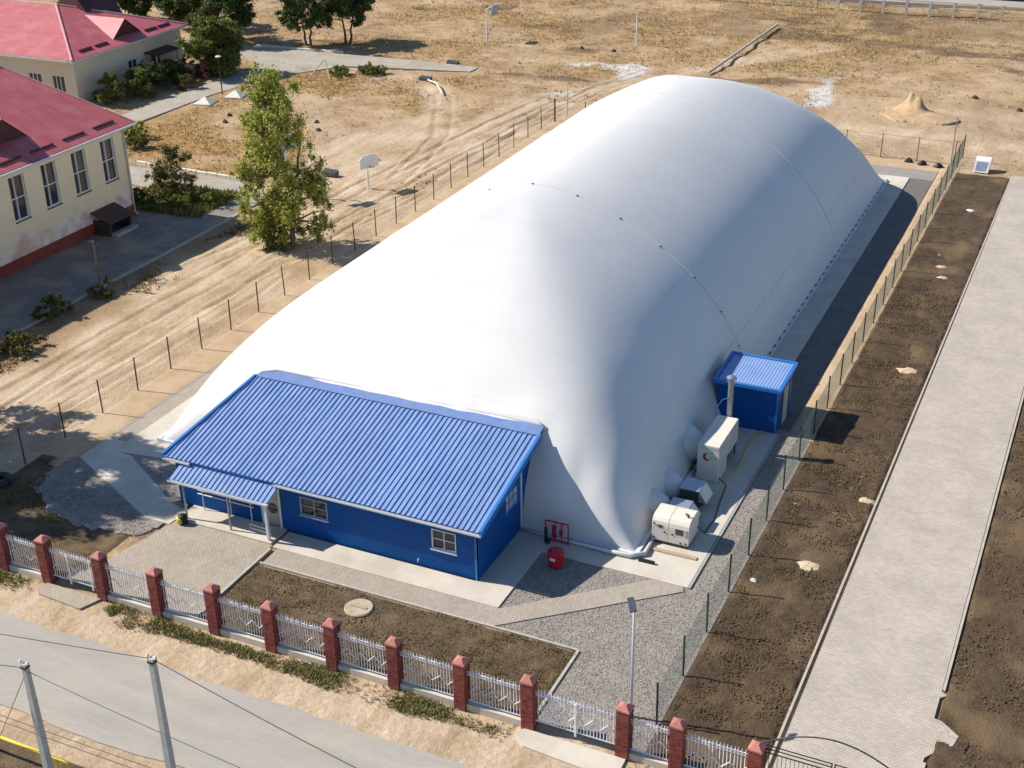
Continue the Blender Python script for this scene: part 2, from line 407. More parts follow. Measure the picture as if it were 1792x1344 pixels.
def sheet(name, poly, z, mt, kind='structure', thick=0.05):
    o = MB().prism(poly, z - thick, z).build(name, mt); o['kind'] = kind
    return o
def rough_sheet(name, x0, x1, y0, y1, step, z, amp, cell, seed, mt, mask=None, edge=0.12):
    xs = np.arange(x0, x1+step/2, step); ys = np.arange(y0, y1+step/2, step)
    X, Y = np.meshgrid(xs, ys, indexing='ij')
    e = np.minimum.reduce([X-x0, x1-X, Y-y0, y1-Y])
    W = sstep(0, edge, e)
    Zs = z + amp*((fbm(X, Y, cell, seed, 4)-0.45)*2)*W - 0.05*(1-W)
    if mask is not None: Zs = np.where(mask(X, Y), Zs, -0.2)
    o = link_mesh(name, grid_mesh(name, X, Y, Zs, MATS[mt]), kind='structure')
    return o
def ragged(poly, step=0.25, amp=0.35):
    out = []; r = random.Random(5)
    for (xa, ya), (xb, yb) in zip(poly, poly[1:]+poly[:1]):
        n = max(1, int(math.hypot(xb-xa, yb-ya)/step))
        for i in range(n): out.append((xa+(xb-xa)*i/n+r.uniform(-amp,amp)*0.5, ya+(yb-ya)*i/n+r.uniform(-amp,amp)*0.5))
    return out
R4 = lambda x0, x1, y0, y1: [(x0,y0),(x1,y0),(x1,y1),(x0,y1)]

# street in front, with worn soft edges
rx = np.arange(-75, 25, 0.16)
ed = lambda s: (fbm(rx, rx*0+3, 5.0, s, 6)-0.5)*1.7
top = [(x, 30.5+0.5*ed(90)[i]) for i, x in enumerate(rx)]; bot = [(x, 26.2+0.5*ed(95)[i]) for i, x in enumerate(rx)]
sheet('street', bot + top[::-1], 0.012, 'asphalt_pale')
# paved path with the spilled bulge on its right side
sheet('paved_path', [(-6.95,33.3),(-2.45,33.3),(-2.4,36.95),(-2.2,37.25),(-1.95,37.6),(-1.6,37.95),(-1.5,38.5),(-1.85,38.8),(-2.15,39.05),(-2.42,39.1),(-2.42,40.3),(-2.2,40.5),(-2.42,40.7),(-2.46,103.2),(-7.1,103.2)], 0.06, 'paver_path', thick=0.09)
b = MB().box(-7.19,-7.104,33.3,103.2,-0.05,0.07)
tag(b.build('path_kerb','kerb_stone'), kind='structure')
b = MB().box(-2.4,-2.3,40.75,103.2,-0.05,0.075).box(-2.4,-2.3,33.3,36.7,-0.05,0.075)
tag(b.build('path_edging','kerb_stone'), kind='structure')
# soil beds
rough_sheet('soil_bed', -11.15, -7.22, 33.4, 102.6, 0.1, 0.035, 0.11, 0.8, 101, 'soil_dark')
rough_sheet('soil_field', -2.28, 14.0, 33.4, 103.0, 0.14, 0.035, 0.12, 0.9, 105, 'soil_dark')
rough_sheet('soil_lawn', -29.95, -15.4, 33.35, 37.5, 0.1, 0.02, 0.045, 0.7, 109, 'soil_brown')
rough_sheet('soil_yard', -45.1, -36.4, 33.4, 41.2, 0.12, 0.005, 0.04, 0.8, 113, 'soil_brown')
# gravel
sheet('gravel_yard', [(-15.3,33.35),(-11.15,33.35),(-11.15,57.6),(-19.4,57.6),(-19.4,37.66),(-15.3,37.66)], 0.012, 'gravel')
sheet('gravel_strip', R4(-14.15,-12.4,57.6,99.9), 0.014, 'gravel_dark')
sheet('gravel_end', [(-17.5,99.9),(-12.4,99.9),(-12.4,102.2),(-17.5,102.2)], 0.014, 'gravel')
sheet('gravel_corner', ragged([(-42.9,41.6),(-43.6,40.2),(-42.9,38.4),(-41.4,37.2),(-38.6,36.7),(-36.0,37.0),(-35.3,39.0),(-35.9,42.3),(-40.0,43.1)]), 0.05, 'gravel', thick=0.1)
rough_sheet('sand_strip', -12.4, -11.0, 57.0, 104.2, 0.14, 0.015, 0.03, 1.0, 121, 'sand')
rough_sheet('sand_verge', -45.3, -43.15, 40.0, 104.2, 0.14, 0.012, 0.03, 1.2, 125, 'sand')
rough_sheet('sand_back', -43.2, -12.3, 102.0, 104.2, 0.16, 0.012, 0.03, 1.2, 127, 'sand')
# concrete
sheet('apron_front', [(-30.05,38.72),(-19.3,38.72),(-19.3,43.05),(-12.82,43.05),(-12.82,57.05),(-14.12,57.05),(-14.12,99.8),(-15.9,99.8),(-15.9,45.2),(-20.9,45.2),(-20.9,40.0),(-30.05,40.0)], 0.075, 'concrete', thick=0.12)
sheet('apron_left', [(-42.0,42.6),(-39.5,43.0),(-36.0,42.2),(-35.8,45.2),(-40.2,45.2),(-40.2,99.8),(-42.0,99.8)], 0.07, 'concrete', thick=0.11)
sheet('apron_margin', R4(-43.15,-42.004,43.6,99.8), 0.055, 'paver_walk', thick=0.1)
sheet('apron_back', R4(-42.0,-15.9,98.6,99.8), 0.066, 'concrete', thick=0.1)
sheet('walk_front', [(-29.75,37.62),(-18.95,37.62),(-12.9,42.75),(-13.0,43.046),(-14.35,43.046),(-19.25,38.716),(-29.75,38.716)], 0.056, 'paver_walk', thick=0.1)
sheet('walk_left', [(-43.1,41.5),(-36.6,38.4),(-35.3,38.4),(-35.2,39.6),(-36.3,39.85),(-40.9,42.6),(-42.0,42.62),(-42.0,43.58),(-43.1,43.58)], 0.085, 'concrete', thick=0.1)
sheet('entrance_plaza', [(-36.6,33.3),(-30.15,33.3),(-30.15,39.9),(-35.15,39.9),(-35.25,38.95),(-35.95,35.0)], 0.052, 'paver_plaza', thick=0.1)
b = MB()
b.box(-30.13,-30.02,33.3,38.6,-0.05,0.085)
tag(b.build('plaza_kerb','kerb_stone'), kind='structure')
b = MB().box(-15.39,-15.28,33.35,37.56,-0.05,0.075).box(-29.9,-15.39,37.52,37.61,-0.05,0.072)
tag(b.build('lawn_kerb','kerb_stone'), kind='structure')
b = MB().box(-12.80,-12.70,43.05,57.05,-0.05,0.08)
tag(b.build('apron_kerb','concrete_grey'), kind='structure')
sheet('gate_slab', [(-15.4,32.78),(-15.62,32.55),(-15.5,32.2),(-15.1,31.95),(-13.8,31.85),(-12.4,31.75),(-11.6,31.95),(-11.62,32.78)], 0.05, 'concrete', thick=0.12)
sheet('wicket_slab', [(-37.15,32.78),(-37.35,32.3),(-37.0,32.05),(-34.7,31.9),(-34.35,32.78)], 0.05, 'paver_plaza', thick=0.12)
# roads and paths on the left
sheet('school_drive', R4(-63.55,-56.75,36,75.4), 0.02, 'asphalt_old', thick=0.1)
b = MB().box(-56.75,-56.55,38,73.5,-0.1,0.1)
tag(b.build('drive_kerb','concrete_grey'), kind='structure')
sheet('side_path', [(-63.0,75.4),(-56.75,75.4),(-56.6,76.8),(-60.4,79.7),(-64,80.0),(-72,79.6),(-78.5,83.2),(-79.4,86),(-82.5,86),(-80,80.5),(-72.5,76.6)], 0.06, 'path_dirt', thick=0.25)
sheet('school_lane', [(-82.4,86),(-79.3,86),(-78.9,100),(-77.6,108),(-73,114.8),(-66,116.2),(-60,117.3),(-60,119.2),(-68,119.6),(-86,118.9),(-100,118.6),(-100,115.0),(-86,115.0),(-81,112),(-81.6,104)], 0.07, 'path_dirt', thick=0.3)
def kerb_run(name, label, x0, y0, x1, y1, n, mt='kerb_stone'):
    r = thing(name, (x0,y0,0.05), label, 'kerb')
    L = math.hypot(x1-x0, y1-y0); a = math.atan2(y1-y0, x1-x0); s = L/n
    d = MB().cbox(0.02, s-0.02, -0.1, 0.1, -0.2, 0.17, 0.02).mesh('kerb_stone', MATS[mt])
    for k in range(n):
        inst('kerb_stone', d, r, (math.cos(a)*k*s, math.sin(a)*k*s, random.uniform(-.02,.02)), (0,0,a+random.uniform(-.02,.02)))
mat('white_kerb', (0.6,0.57,0.5), (0.72,0.69,0.63), rough=0.9, scale=3)
kerb_run('painted_kerb', 'row of whitewashed kerb stones below the pair of round dark trees', -87, 119.3, -76.2, 119.75, 11, 'white_kerb')
kerb_run('path_kerb_row', 'whitewashed kerb along the path between the tall leafy tree and the school', -71.5, 80.6, -60.4, 80.2, 11, 'white_kerb')
# far road behind the rail fence
sheet('far_road', [(-60,163.5),(30,168.5),(30,171.4),(-60,169)], 0.35, 'asphalt_pale', thick=0.6)

# ------------------------------------------------------------------ air dome
CX, HW, DH = -28.05, 12.45, 9.2
DR = (HW*HW + DH*DH) / (2*DH); DZ = DH - DR
DY0, DY1 = 44.45, 98.4
def membrane_material():
    mt = bpy.data.materials.new('membrane'); mt.use_nodes = True
    N = mt.node_tree.nodes; L = mt.node_tree.links; b = N["Principled BSDF"]
    tc = N.new("ShaderNodeTexCoord"); sx = N.new("ShaderNodeSeparateXYZ"); L.new(tc.outputs['Object'], sx.inputs[0])
    no = N.new("ShaderNodeTexNoise"); no.inputs['Scale'].default_value = 0.18; no.inputs['Detail'].default_value = 8; no.inputs['Roughness'].default_value = 0.7
    L.new(tc.outputs['Object'], no.inputs['Vector'])
    r = N.new("ShaderNodeValToRGB"); r.color_ramp.elements[0].position = 0.3; r.color_ramp.elements[1].position = 0.7
    r.color_ramp.elements[0].color = (0.575,0.567,0.542,1); r.color_ramp.elements[1].color = (0.63,0.621,0.595,1)
    L.new(no.outputs['Fac'], r.inputs[0])
    # welded seams every 2.6 m: narrow slightly greyer bands
    md = N.new("ShaderNodeMath"); md.operation = 'PINGPONG'; md.inputs[1].default_value = 1.3; L.new(sx.outputs[1], md.inputs[0])
    lt = N.new("ShaderNodeMapRange"); lt.inputs[1].default_value = 0.0; lt.inputs[2].default_value = 0.05; lt.inputs[3].default_value = 0.12; lt.inputs[4].default_value = 0.0
    L.new(md.outputs[0], lt.inputs[0])
    mx = N.new("ShaderNodeMix"); mx.data_type = 'RGBA'; mx.inputs[7].default_value = (0.3,0.3,0.31,1)
    L.new(lt.outputs[0], mx.inputs[0]); L.new(r.outputs[0], mx.inputs[6]); L.new(mx.outputs[2], b.inputs['Base Color'])
    b.inputs['Roughness'].default_value = 0.48; b.inputs['Specular IOR Level'].default_value = 0.4
    n2 = N.new("ShaderNodeTexNoise"); n2.inputs['Scale'].default_value = 0.9; n2.inputs['Detail'].default_value = 5
    L.new(tc.outputs['Object'], n2.inputs['Vector'])
    bp = N.new("ShaderNodeBump"); bp.inputs['Distance'].default_value = 0.012; bp.inputs['Strength'].default_value = 0.5
    L.new(n2.outputs['Fac'], bp.inputs['Height']); L.new(bp.outputs[0], b.inputs['Normal'])
    MATS['membrane'] = mt
membrane_material()
mat('membrane_trim', (0.6,0.6,0.6), rough=0.5, var=0.08, scale=4)
mat('slate_grey', (0.09,0.095,0.105), rough=0.6, var=0.3)
mat('seam_rope', (0.6,0.59,0.56), rough=0.6, var=0.1)
mat('dark_rubber', (0.03,0.032,0.036), rough=0.7, var=0.2)
mat('galvanised', (0.36,0.37,0.38), rough=0.4, metal=0.7, var=0.15, scale=6)
mat('patch_cloth', (0.50,0.497,0.49), rough=0.5, var=0.06)

def dome_z(x, y):
    x = np.asarray(x, float); y = np.asarray(y, float)
    ax = np.sqrt(np.maximum(DR*DR - (x-CX)**2, 0)) + DZ
    s = np.minimum(y - DY0, DY1 - y)
    # the flanks sag a little below a true arc, the left one more; the near end rises more gently than the far one
    ax = ax - np.where(x < CX, 0.8, 0.35)*np.sin(math.pi*np.clip(np.abs(x-CX)/HW, 0, 1))**2
    def end(d, L):
        ry = (L*L + DH*DH)/(2*DH); t = np.clip(L - d, 0, None); return np.sqrt(np.maximum(ry*ry - t*t, 0)) + DH - ry
    near = DH*np.sqrt(np.maximum(1-(np.clip(16.5-(y-DY0), 0, 16.5)/16.5)**2, 0))
    ay = np.minimum(near, end(DY1-y, 12.45))
    a = np.clip(1-ax/DH, 1e-5, 1); b = np.clip(1-ay/DH, 1e-5, 1); mx = np.maximum(a, b)
    nn = (a**3.0 + b**3.0)**(1/3.0)
    z = DH*(1 - (mx + (nn-mx)*(1-mx**4)))
    # slack and tension folds: pulled in at the machine collars, a soft swell over the annexe
    for (px, py, a, r) in ((-16.2,52.6,0.35,1.5),(-16.1,49.4,0.25,1.0),(-16.1,47.6,0.25,1.0)):
        z = z + a*np.exp(-(((x-px)/(r*1.2))**2+((y-py)/r)**2))
    z = z + 0.10*np.exp(-((y-48.6)/1.6)**2)*sstep(-37.5,-33,x)*(1-sstep(-25,-20,x))
    z = z - 0.14*np.exp(-((y-46.9)/0.7)**2)*sstep(-36.0,-34,x)*(1-sstep(-23,-20.5,x))
    inner = sstep(0.2, 2.0, z)
    z = z + inner*0.05*(fbm(x, y*0.6, 5.0, 201)-0.5)
    edge = sstep(0.0, 0.8, z)*(1-sstep(2.5, 5.0, z))
    along = np.where(s < 6, x, y)
    z = z + edge*0.11*np.sin(along*2.6 + 5*fbm(x, y, 3, 205))*fbm(x, y, 3, 207)**1.5
    return np.maximum(z, 0.0)
th = np.linspace(-1, 1, 131)
xs = CX + HW*np.sin(th*math.pi/2)
s0 = 16.5*(1-np.cos(np.linspace(0, math.pi/2, 70)))
ys = np.concatenate([DY0+s0, np.linspace(DY0+16.5, DY1-16.5, 70)[1:-1], (DY1-s0)[::-1]])
MX, MY = np.meshgrid(xs, ys, indexing='ij')
MZ = dome_z(MX, MY) + 0.13
dome = thing('air_dome', (CX, DY0, 0), 'huge white air-supported sports dome behind the blue annexe', 'dome')
def dome_child(o): o.parent = dome; o.location = -Vector((CX, DY0, 0)); return o
dome_child(link_mesh('membrane', grid_mesh('membrane', MX, MY, MZ, MATS['membrane'])))
# the two rope seams with their little clips
for Y in (61.9, 82.3):
    pts = [(x, Y + 0.35*math.cos((x-CX)/HW*1.4), float(dome_z(x, Y))+0.145) for x in CX + (HW-0.15)*np.sin(np.linspace(-1,1,90)*math.pi/2)]
    rope = MB().path(pts, 0.022, 6).build('seam_rope', 'seam_rope', dome, smooth=True)
    rope['label'] = 'raised rope seam arching over the membrane'
    cl = MB().box(-0.04,0.04,-0.045,0.045,-0.03,0.04).mesh('seam_clip', MATS['dark_rubber'])
    for i in (range(38, 84, 6) if Y < 70 else ()):
        p = Vector(pts[i]) - wloc(dome)
        inst('seam_clip', cl, rope, p, (0,0,0))
# lower flank band: a welded strip line running the length, and the repair patch
for zz in (2.35,):
    t = math.sqrt(DR*DR - (zz-DZ)**2)
    pts = [(CX+t+0.012, y, zz+0.13+0.03) for y in np.linspace(DY0+16, DY1-7.5, 60)]
    pts = [(p[0], p[1], float(dome_z(p[0], p[1]))+0.135) for p in pts]
    MB().path(pts, 0.014, 4).build('weld_strip', 'membrane', dome)
# base: steel rail round the foot and clamps along the visible right side and front
b = MB()
b.box(CX+HW-0.02, CX+HW+0.16, DY0, DY1, 0.06, 0.2).box(CX-HW-0.16, CX-HW+0.02, DY0, DY1, 0.06, 0.2)
b.box(-20.8, CX+HW+0.16, DY0-0.16, DY0-0.004, 0.06, 0.2).box(CX-HW-0.16, -36.0, DY0-0.16, DY0-0.004, 0.06, 0.2).box(CX-HW, CX+HW, DY1+0.004, DY1+0.16, 0.06, 0.2)
b.build('base_rail', 'membrane_trim', dome)
cl = MB().cbox(-0.03,0.03,-0.17,0.17,0,0.06,0.01).mesh('anchor_clamp', MATS['slate_grey'])
for k in range(50):
    inst('anchor_clamp', cl, dome, (HW+0.07, 2.2+k*1.05, 0.19))
# fabric collar lying loose at the near right corner
cb = MB().path([(-21.0,44.2,0.16),(-18.5,44.1,0.17),(-16.6,44.05,0.2),(-15.7,44.1,0.2),(-15.2,44.5,0.2),(-15.25,46.0,0.18)], [0.05,0.06,0.09,0.11,0.1,0.06], 8)
cb.build('loose_skirt', 'membrane', dome, smooth=True)
# inflated collars that lead the air in
def sleeve(p, q, r0, r1, bulge):
    p = Vector(p); q = Vector(q); n = 9
    pts = [p.lerp(q, i/(n-1)) for i in range(n)]
    rad = [r0 + (r1-r0)*i/(n-1) + bulge*math.sin(math.pi*i/(n-1)) for i in range(n)]
    MB().path(pts, rad, 18).build('air_sleeve', 'membrane', dome, smooth=True)
sleeve((-16.5,52.7,1.05),(-15.2,52.6,1.1), 0.95, 0.45, 0.16)
sleeve((-16.5,49.5,0.75),(-15.1,49.3,0.6), 0.8, 0.35, 0.1)
sleeve((-16.5,47.6,0.75),(-15.2,47.6,0.6), 0.8, 0.35, 0.1)

# ------------------------------------------------------------------ blue annexe
mat('blue_wall', (0.006,0.07,0.25), (0.008,0.085,0.29), rough=0.6, scale=1.2, spec=0.12, bump=0.002, bscale=20)
def siding(name, pitch):
    mt = MATS[name]; N = mt.node_tree.nodes; L = mt.node_tree.links; b = N["Principled BSDF"]
    g = N.new('ShaderNodeNewGeometry'); sx = N.new('ShaderNodeSeparateXYZ'); L.new(g.outputs['Position'], sx.inputs[0])
    md = N.new('ShaderNodeMath'); md.operation = 'FRACT'; dv = N.new('ShaderNodeMath'); dv.operation = 'DIVIDE'; dv.inputs[1].default_value = pitch
    L.new(sx.outputs[2], dv.inputs[0]); L.new(dv.outputs[0], md.inputs[0])
    bp = N.new('ShaderNodeBump'); bp.inputs['Distance'].default_value = 0.02; L.new(md.outputs[0], bp.inputs['Height']); L.new(bp.outputs[0], b.inputs['Normal'])
siding('blue_wall', 0.22)
mat('blue_trim', (0.02,0.15,0.42), rough=0.4, var=0.1, spec=0.45)
mat('blue_sheet', (0.15,0.245,0.46), (0.195,0.295,0.52), rough=0.45, scale=0.7, spec=0.45, bump=0.008, bscale=2.2, rand=0.05, speck=(0.28,0.36,0.52), speck_scale=1.3, speck_amt=0.12)
mat('blue_flash', (0.115,0.18,0.37), (0.155,0.225,0.42), rough=0.5, scale=2, bump=0.006, bscale=4)
mat('dark_glass', (0.014,0.018,0.024), (0.05,0.055,0.06), rough=0.08, scale=1.1, spec=0.6, rand=0.5)
mat('white_frame', (0.66,0.66,0.66), rough=0.5, var=0.05)
mat('grey_frame', (0.30,0.32,0.36), rough=0.5, var=0.08)
mat('beige_panel', (0.42,0.36,0.27), rough=0.7, var=0.1)
def wall_holes(b, axis, c, s0, s1, z0, z1, holes, depth, sign):
    """wall face in the plane axis=c from s0..s1, z0..z1 with real openings and reveals going inwards (against sign)"""
    ss = sorted({s0, s1, *[h[0] for h in holes], *[h[1] for h in holes]}); zs = sorted({z0, z1, *[h[2] for h in holes], *[h[3] for h in holes]})
    P = (lambda s, z, d=0: (c - sign*d, s, z)) if axis == 'x' else (lambda s, z, d=0: (s, c - sign*d, z))
    for i in range(len(ss)-1):
        for j in range(len(zs)-1):
            ms, mz = (ss[i]+ss[i+1])/2, (zs[j]+zs[j+1])/2
            if any(h[0] < ms < h[1] and h[2] < mz < h[3] for h in holes): continue
            b.quad(P(ss[i],zs[j]), P(ss[i+1],zs[j]), P(ss[i+1],zs[j+1]), P(ss[i],zs[j+1]))
    for a0, a1, h0, h1 in holes:
        b.quad(P(a0,h0), P(a1,h0), P(a1,h0,depth), P(a0,h0,depth)); b.quad(P(a0,h1), P(a1,h1), P(a1,h1,depth), P(a0,h1,depth))
        b.quad(P(a0,h0), P(a0,h1), P(a0,h1,depth), P(a0,h0,depth)); b.quad(P(a1,h0), P(a1,h1), P(a1,h1,depth), P(a1,h0,depth))
def bar(b, axis, c, s0, s1, z0, z1, t0, t1):
    """box on a wall plane: s along the wall, t outward offsets"""
    lo, hi = sorted((c+t0, c+t1))
    if axis == 'x': b.box(lo, hi, s0, s1, z0, z1)
    else: b.box(s0, s1, lo, hi, z0, z1)
def window(parent, axis, c, sign, s0, s1, z0, z1, set_in=0.08, fw=0.06, mull=(0.5,), trans=(0.5,), frame='white_frame', pane='dark_glass', sill=True, proud=0.02):
    fr = MB(); i0 = -sign*set_in; i1 = sign*proud
    for (a,b_,p,q) in ((s0,s1,z0,z0+fw),(s0,s1,z1-fw,z1),(s0,s0+fw,z0+fw,z1-fw),(s1-fw,s1,z0+fw,z1-fw)): bar(fr, axis, c, a, b_, p, q, i0, i1)
    w = fr.build('window', frame, parent)
    mu = MB(); t = fw*0.4
    for k in mull: bar(mu, axis, c, s0+(s1-s0)*k-t, s0+(s1-s0)*k+t, z0+fw, z1-fw, i0*0.9, sign*(-set_in*0.25))
    for k in trans: bar(mu, axis, c, s0+fw, s1-fw, z0+(z1-z0)*k-t, z0+(z1-z0)*k+t, i0*0.9, sign*(-set_in*0.35))
    mu.build('glazing_bar', frame, w)
    es = [s0+fw] + [s0+(s1-s0)*k for k in mull] + [s1-fw]; ez = [z0+fw] + [z0+(z1-z0)*k for k in trans] + [z1-fw]
    for i in range(len(es)-1):
        for j in range(len(ez)-1):
            p = MB(); bar(p, axis, c, es[i], es[i+1], ez[j], ez[j+1], i0, i0+sign*0.015); p.build('pane', pane, w)
    if sill:
        sl = MB(); bar(sl, axis, c, s0-0.05, s1+0.05, z0-0.05, z0, sign*0.003, sign*0.09); sl.build('sill', frame, w)
    return w

house = thing('blue_annexe', (-28.4, 40.1, 0), 'long blue metal annexe with ribbed lean-to roof against the dome', 'building')
HX0, HX1, HY = -35.95, -20.84, 40.1
w1 = (-29.38,-28.0,1.12,2.02); w2 = (-22.95,-21.82,1.1,2.06); dr = (-31.35,-30.5,0.1,2.1)
b = MB()
wall_holes(b, 'y', HY, HX0, HX1, 0.04, 2.5, [w1, w2, dr], 0.12, -1)
zr = lambda y: 2.5 + (y-39.85)*(4.05-2.5)/(46.1-39.85)        # underside of the roof
sw = (42.75,44.05,1.62,2.62)
wall_holes(b, 'x', HX1, HY, 45.6, 0.04, 2.5, [(sw[0],sw[1],sw[2],2.5)], 0.1, 1)
b.quad((HX1,HY,2.5),(HX1,sw[0],2.5),(HX1,sw[0],zr(sw[0])),(HX1,HY,zr(HY)))
b.quad((HX1,sw[0],sw[3]),(HX1,sw[1],sw[3]),(HX1,sw[1],zr(sw[1])),(HX1,sw[0],zr(sw[0])))
b.quad((HX1,sw[1],2.5),(HX1,45.6,2.5),(HX1,45.6,zr(45.6)),(HX1,sw[1],zr(sw[1])))
b.quad((HX0,HY,0.04),(HX0+1.1,45.6,0.04),(HX0+1.1,45.6,zr(45.6)),(HX0,HY,zr(HY)))
b.quad((HX0+1.1,45.6,0.04),(HX1,45.6,0.04),(HX1,45.6,zr(45.6)),(HX0+1.1,45.6,zr(45.6)))
b.quad((HX0,HY,2.5),(HX1,HY,2.5),(HX1,HY,zr(HY)),(HX0,HY,zr(HY)))
b.build('wall', 'blue_wall', house)
b = MB(); b.box(HX1+0.003,HX1+0.03,40.02,40.14,0.04,2.45).box(HX1-0.1,HX1+0.03,40.02,40.097,0.04,2.45)
b.build('corner_trim', 'blue_trim', house)
MB().box(HX1+0.003,HX1+0.06,44.25,44.34,0.06,3.3).build('edge_post', 'white_frame', house)
b = MB(); b.path([(-20.9,44.62,0.16),(-20.78,44.95,1.4),(-20.72,45.4,2.5),(-20.6,46.2,3.95)], [0.13,0.14,0.13,0.1], 8)
b.build('joint_sleeve', 'membrane', house, smooth=True)
window(house, 'y', HY, -1, *w1, frame='grey_frame', fw=0.05)
window(house, 'y', HY, -1, *w2, frame='white_frame', fw=0.05)
# window in the gable wall with pale broken reflections painted into the pane colour
mat('reflection_pane', (0.30,0.32,0.36), (0.55,0.57,0.62), rough=0.12, scale=2.2, spec=0.6)
window(house, 'x', HX1, 1, *sw, frame='blue_trim', pane='reflection_pane', fw=0.06, set_in=0.05, mull=(0.33,0.66), trans=(0.5,), sill=False)['label'] = 'gable window with pale reflections painted on the panes and a dark cross'
# door with a round dark light
d = MB().box(dr[0]+0.002,dr[1]-0.002,HY+0.06,HY+0.1,dr[2]+0.002,dr[3]-0.002).build('door', 'beige_panel', house)
MB().lathe((0,0,0),[(0.27,0),(0.27,0.02)],20)
ring = MB(); n = 20
for i in range(n):
    a0, a1 = 2*math.pi*i/n, 2*math.pi*(i+1)/n
    f = lambda a, r, y: (-30.92+r*math.cos(a), y, 1.0+r*math.sin(a))
    ring.tri(f(a0,0,HY+0.045), f(a0,0.27,HY+0.045), f(a1,0.27,HY+0.045)); ring.quad(f(a0,0.27,HY+0.045),f(a1,0.27,HY+0.045),f(a1,0.27,HY+0.061),f(a0,0.27,HY+0.061))
ring.build('door_light', 'dark_glass', d)
MB().tube((-31.27,HY+0.03,0.95),(-31.27,HY+0.03,1.2),0.02).build('door_handle','galvanised',d)
b = MB(); b.box(dr[0]-0.09,dr[0],HY-0.05,HY-0.003,0.08,2.2).box(dr[1],dr[1]+0.09,HY-0.05,HY-0.003,0.08,2.2).box(dr[0]-0.09,dr[1]+0.09,HY-0.05,HY-0.003,2.2,2.28)
b.build('door_frame','white_frame',house)
MB().tube((-23.62,HY+0.02,0.36),(-23.62,HY-0.1,0.36),0.025).tube((-23.62,HY-0.1,0.37),(-23.62,HY-0.1,0.27),0.02).build('tap','white_frame',house)
# roof of overlapping ribbed sheets
RX0, RX1, RY0, RY1 = -36.35, -20.62, 39.85, 45.75
sl = math.atan2(4.05-2.5, 46.1-39.85); RL = (RY1-RY0)/math.cos(sl)
NS = 13; SWD = (RX1-RX0)/NS
prof = []
for k in range(5):
    p = SWD/5; o = k*p
    prof += [(o, 0.0), (o+p*0.72, 0.0), (o+p*0.78, 0.048), (o+p*0.92, 0.048)]
prof.append((SWD+0.02, 0.002))
b = MB(); n = len(prof); segs = 7
for j in range(segs+1):
    t = RL*j/segs
    for i, (px, pz) in enumerate(prof):
        b.v.append((px, t, pz + 0.008*math.sin(j*1.9+i*0.7)))
for j in range(segs):
    for i in range(n-1):
        a = j*n+i; b.f.append((a, a+1, a+n+1, a+n))
sheet_me = b.mesh('roof_sheet', MATS['blue_sheet'])
hz = 2.56
cut = sheet_me.copy()
for v_ in cut.vertices: v_.co.x = max(v_.co.x, 1.1*v_.co.y/RL)
for k in range(NS):
    o = inst('roof_sheet', cut if k == 0 else sheet_me, house, (RX0+k*SWD+28.4, RY0-40.1+random.uniform(-.02,.02), hz + k%2*0.003), (sl,0,random.uniform(-.003,.003)))
b = MB(); b.hexa([(RX0,RY0+0.02,2.46),(RX1,RY0+0.02,2.46),(RX1,RY1,2.46+(RY1-RY0)*math.tan(sl)),(RX0+1.1,RY1,2.46+(RY1-RY0)*math.tan(sl)),
                  (RX0,RY0+0.02,2.545),(RX1,RY0+0.02,2.545),(RX1,RY1,2.545+(RY1-RY0)*math.tan(sl)),(RX0+1.1,RY1,2.545+(RY1-RY0)*math.tan(sl))])
b.build('roof_deck', 'blue_trim', house)
zt = hz + (RY1-RY0)*math.tan(sl)
b = MB(); b.hexa([(RX0+1.1,RY1-0.05,zt+0.03),(RX1+0.02,RY1-0.05,zt+0.03),(RX1+0.02,46.3,zt+0.17),(RX0+1.5,46.3,zt+0.17),
                  (RX0+1.1,RY1-0.05,zt+0.055),(RX1+0.02,RY1-0.05,zt+0.055),(RX1+0.02,46.3,zt+0.21),(RX0+1.5,46.3,zt+0.21)])
b.build('top_flashing', 'blue_flash', house)
for (xx, nm) in ((RX1, 1), (RX0, -1)):
    tz = (RY1-RY0)*math.tan(sl)
    a, c = sorted((xx, xx+nm*0.13)); sk = 1.1 if nm < 0 else 0.0
    b = MB().hexa([(a,RY0,2.38),(c,RY0,2.38),(c+sk,RY1,2.38+tz),(a+sk,RY1,2.38+tz),(a,RY0,2.67),(c,RY0,2.67),(c+sk,RY1,2.67+tz),(a+sk,RY1,2.67+tz)])
    b.build('verge_board', 'blue_trim', house)
def gutter(x0, x1, y, z, name='gutter', parent=house):
    b = MB(); n = 7
    pr = [(y-0.11, z+0.1)] + [(y-0.055-0.06*math.cos(math.pi*i/n)*1.0, z+0.05-0.08*math.sin(math.pi*i/n)) for i in range(n+1)] + [(y, z+0.1)]
    k = len(pr)
    for x in (x0, x1): b.v += [(x, q[0], q[1]) for q in pr]
    for i in range(k-1): b.f.append((i, i+1, k+i+1, k+i))
    b.f.append(tuple(range(k))); b.f.append(tuple(reversed(range(k, 2*k))))
    b.build(name, 'white_frame', parent)
gutter(RX0+0.02, -34.9, RY0, 2.42); gutter(-30.5, RX1+0.1, RY0, 2.42)
b = MB().tube((-20.98,RY0+0.28,0.1),(-20.98,RY0+0.28,2.4),0.035)
# white weather strip where membrane meets the roof
MB().path([(RX0+0.9,45.6,zt-0.05),(RX0+1.2,46.1,zt+0.1),(RX0+1.9,46.38,zt+0.22),(-28,46.42,zt+0.24),(RX1-0.3,46.4,zt+0.24),(RX1+0.1,46.3,zt+0.1)], [0.06,0.11,0.13,0.13,0.12,0.08], 8).build('weather_strip','membrane',house,smooth=True)
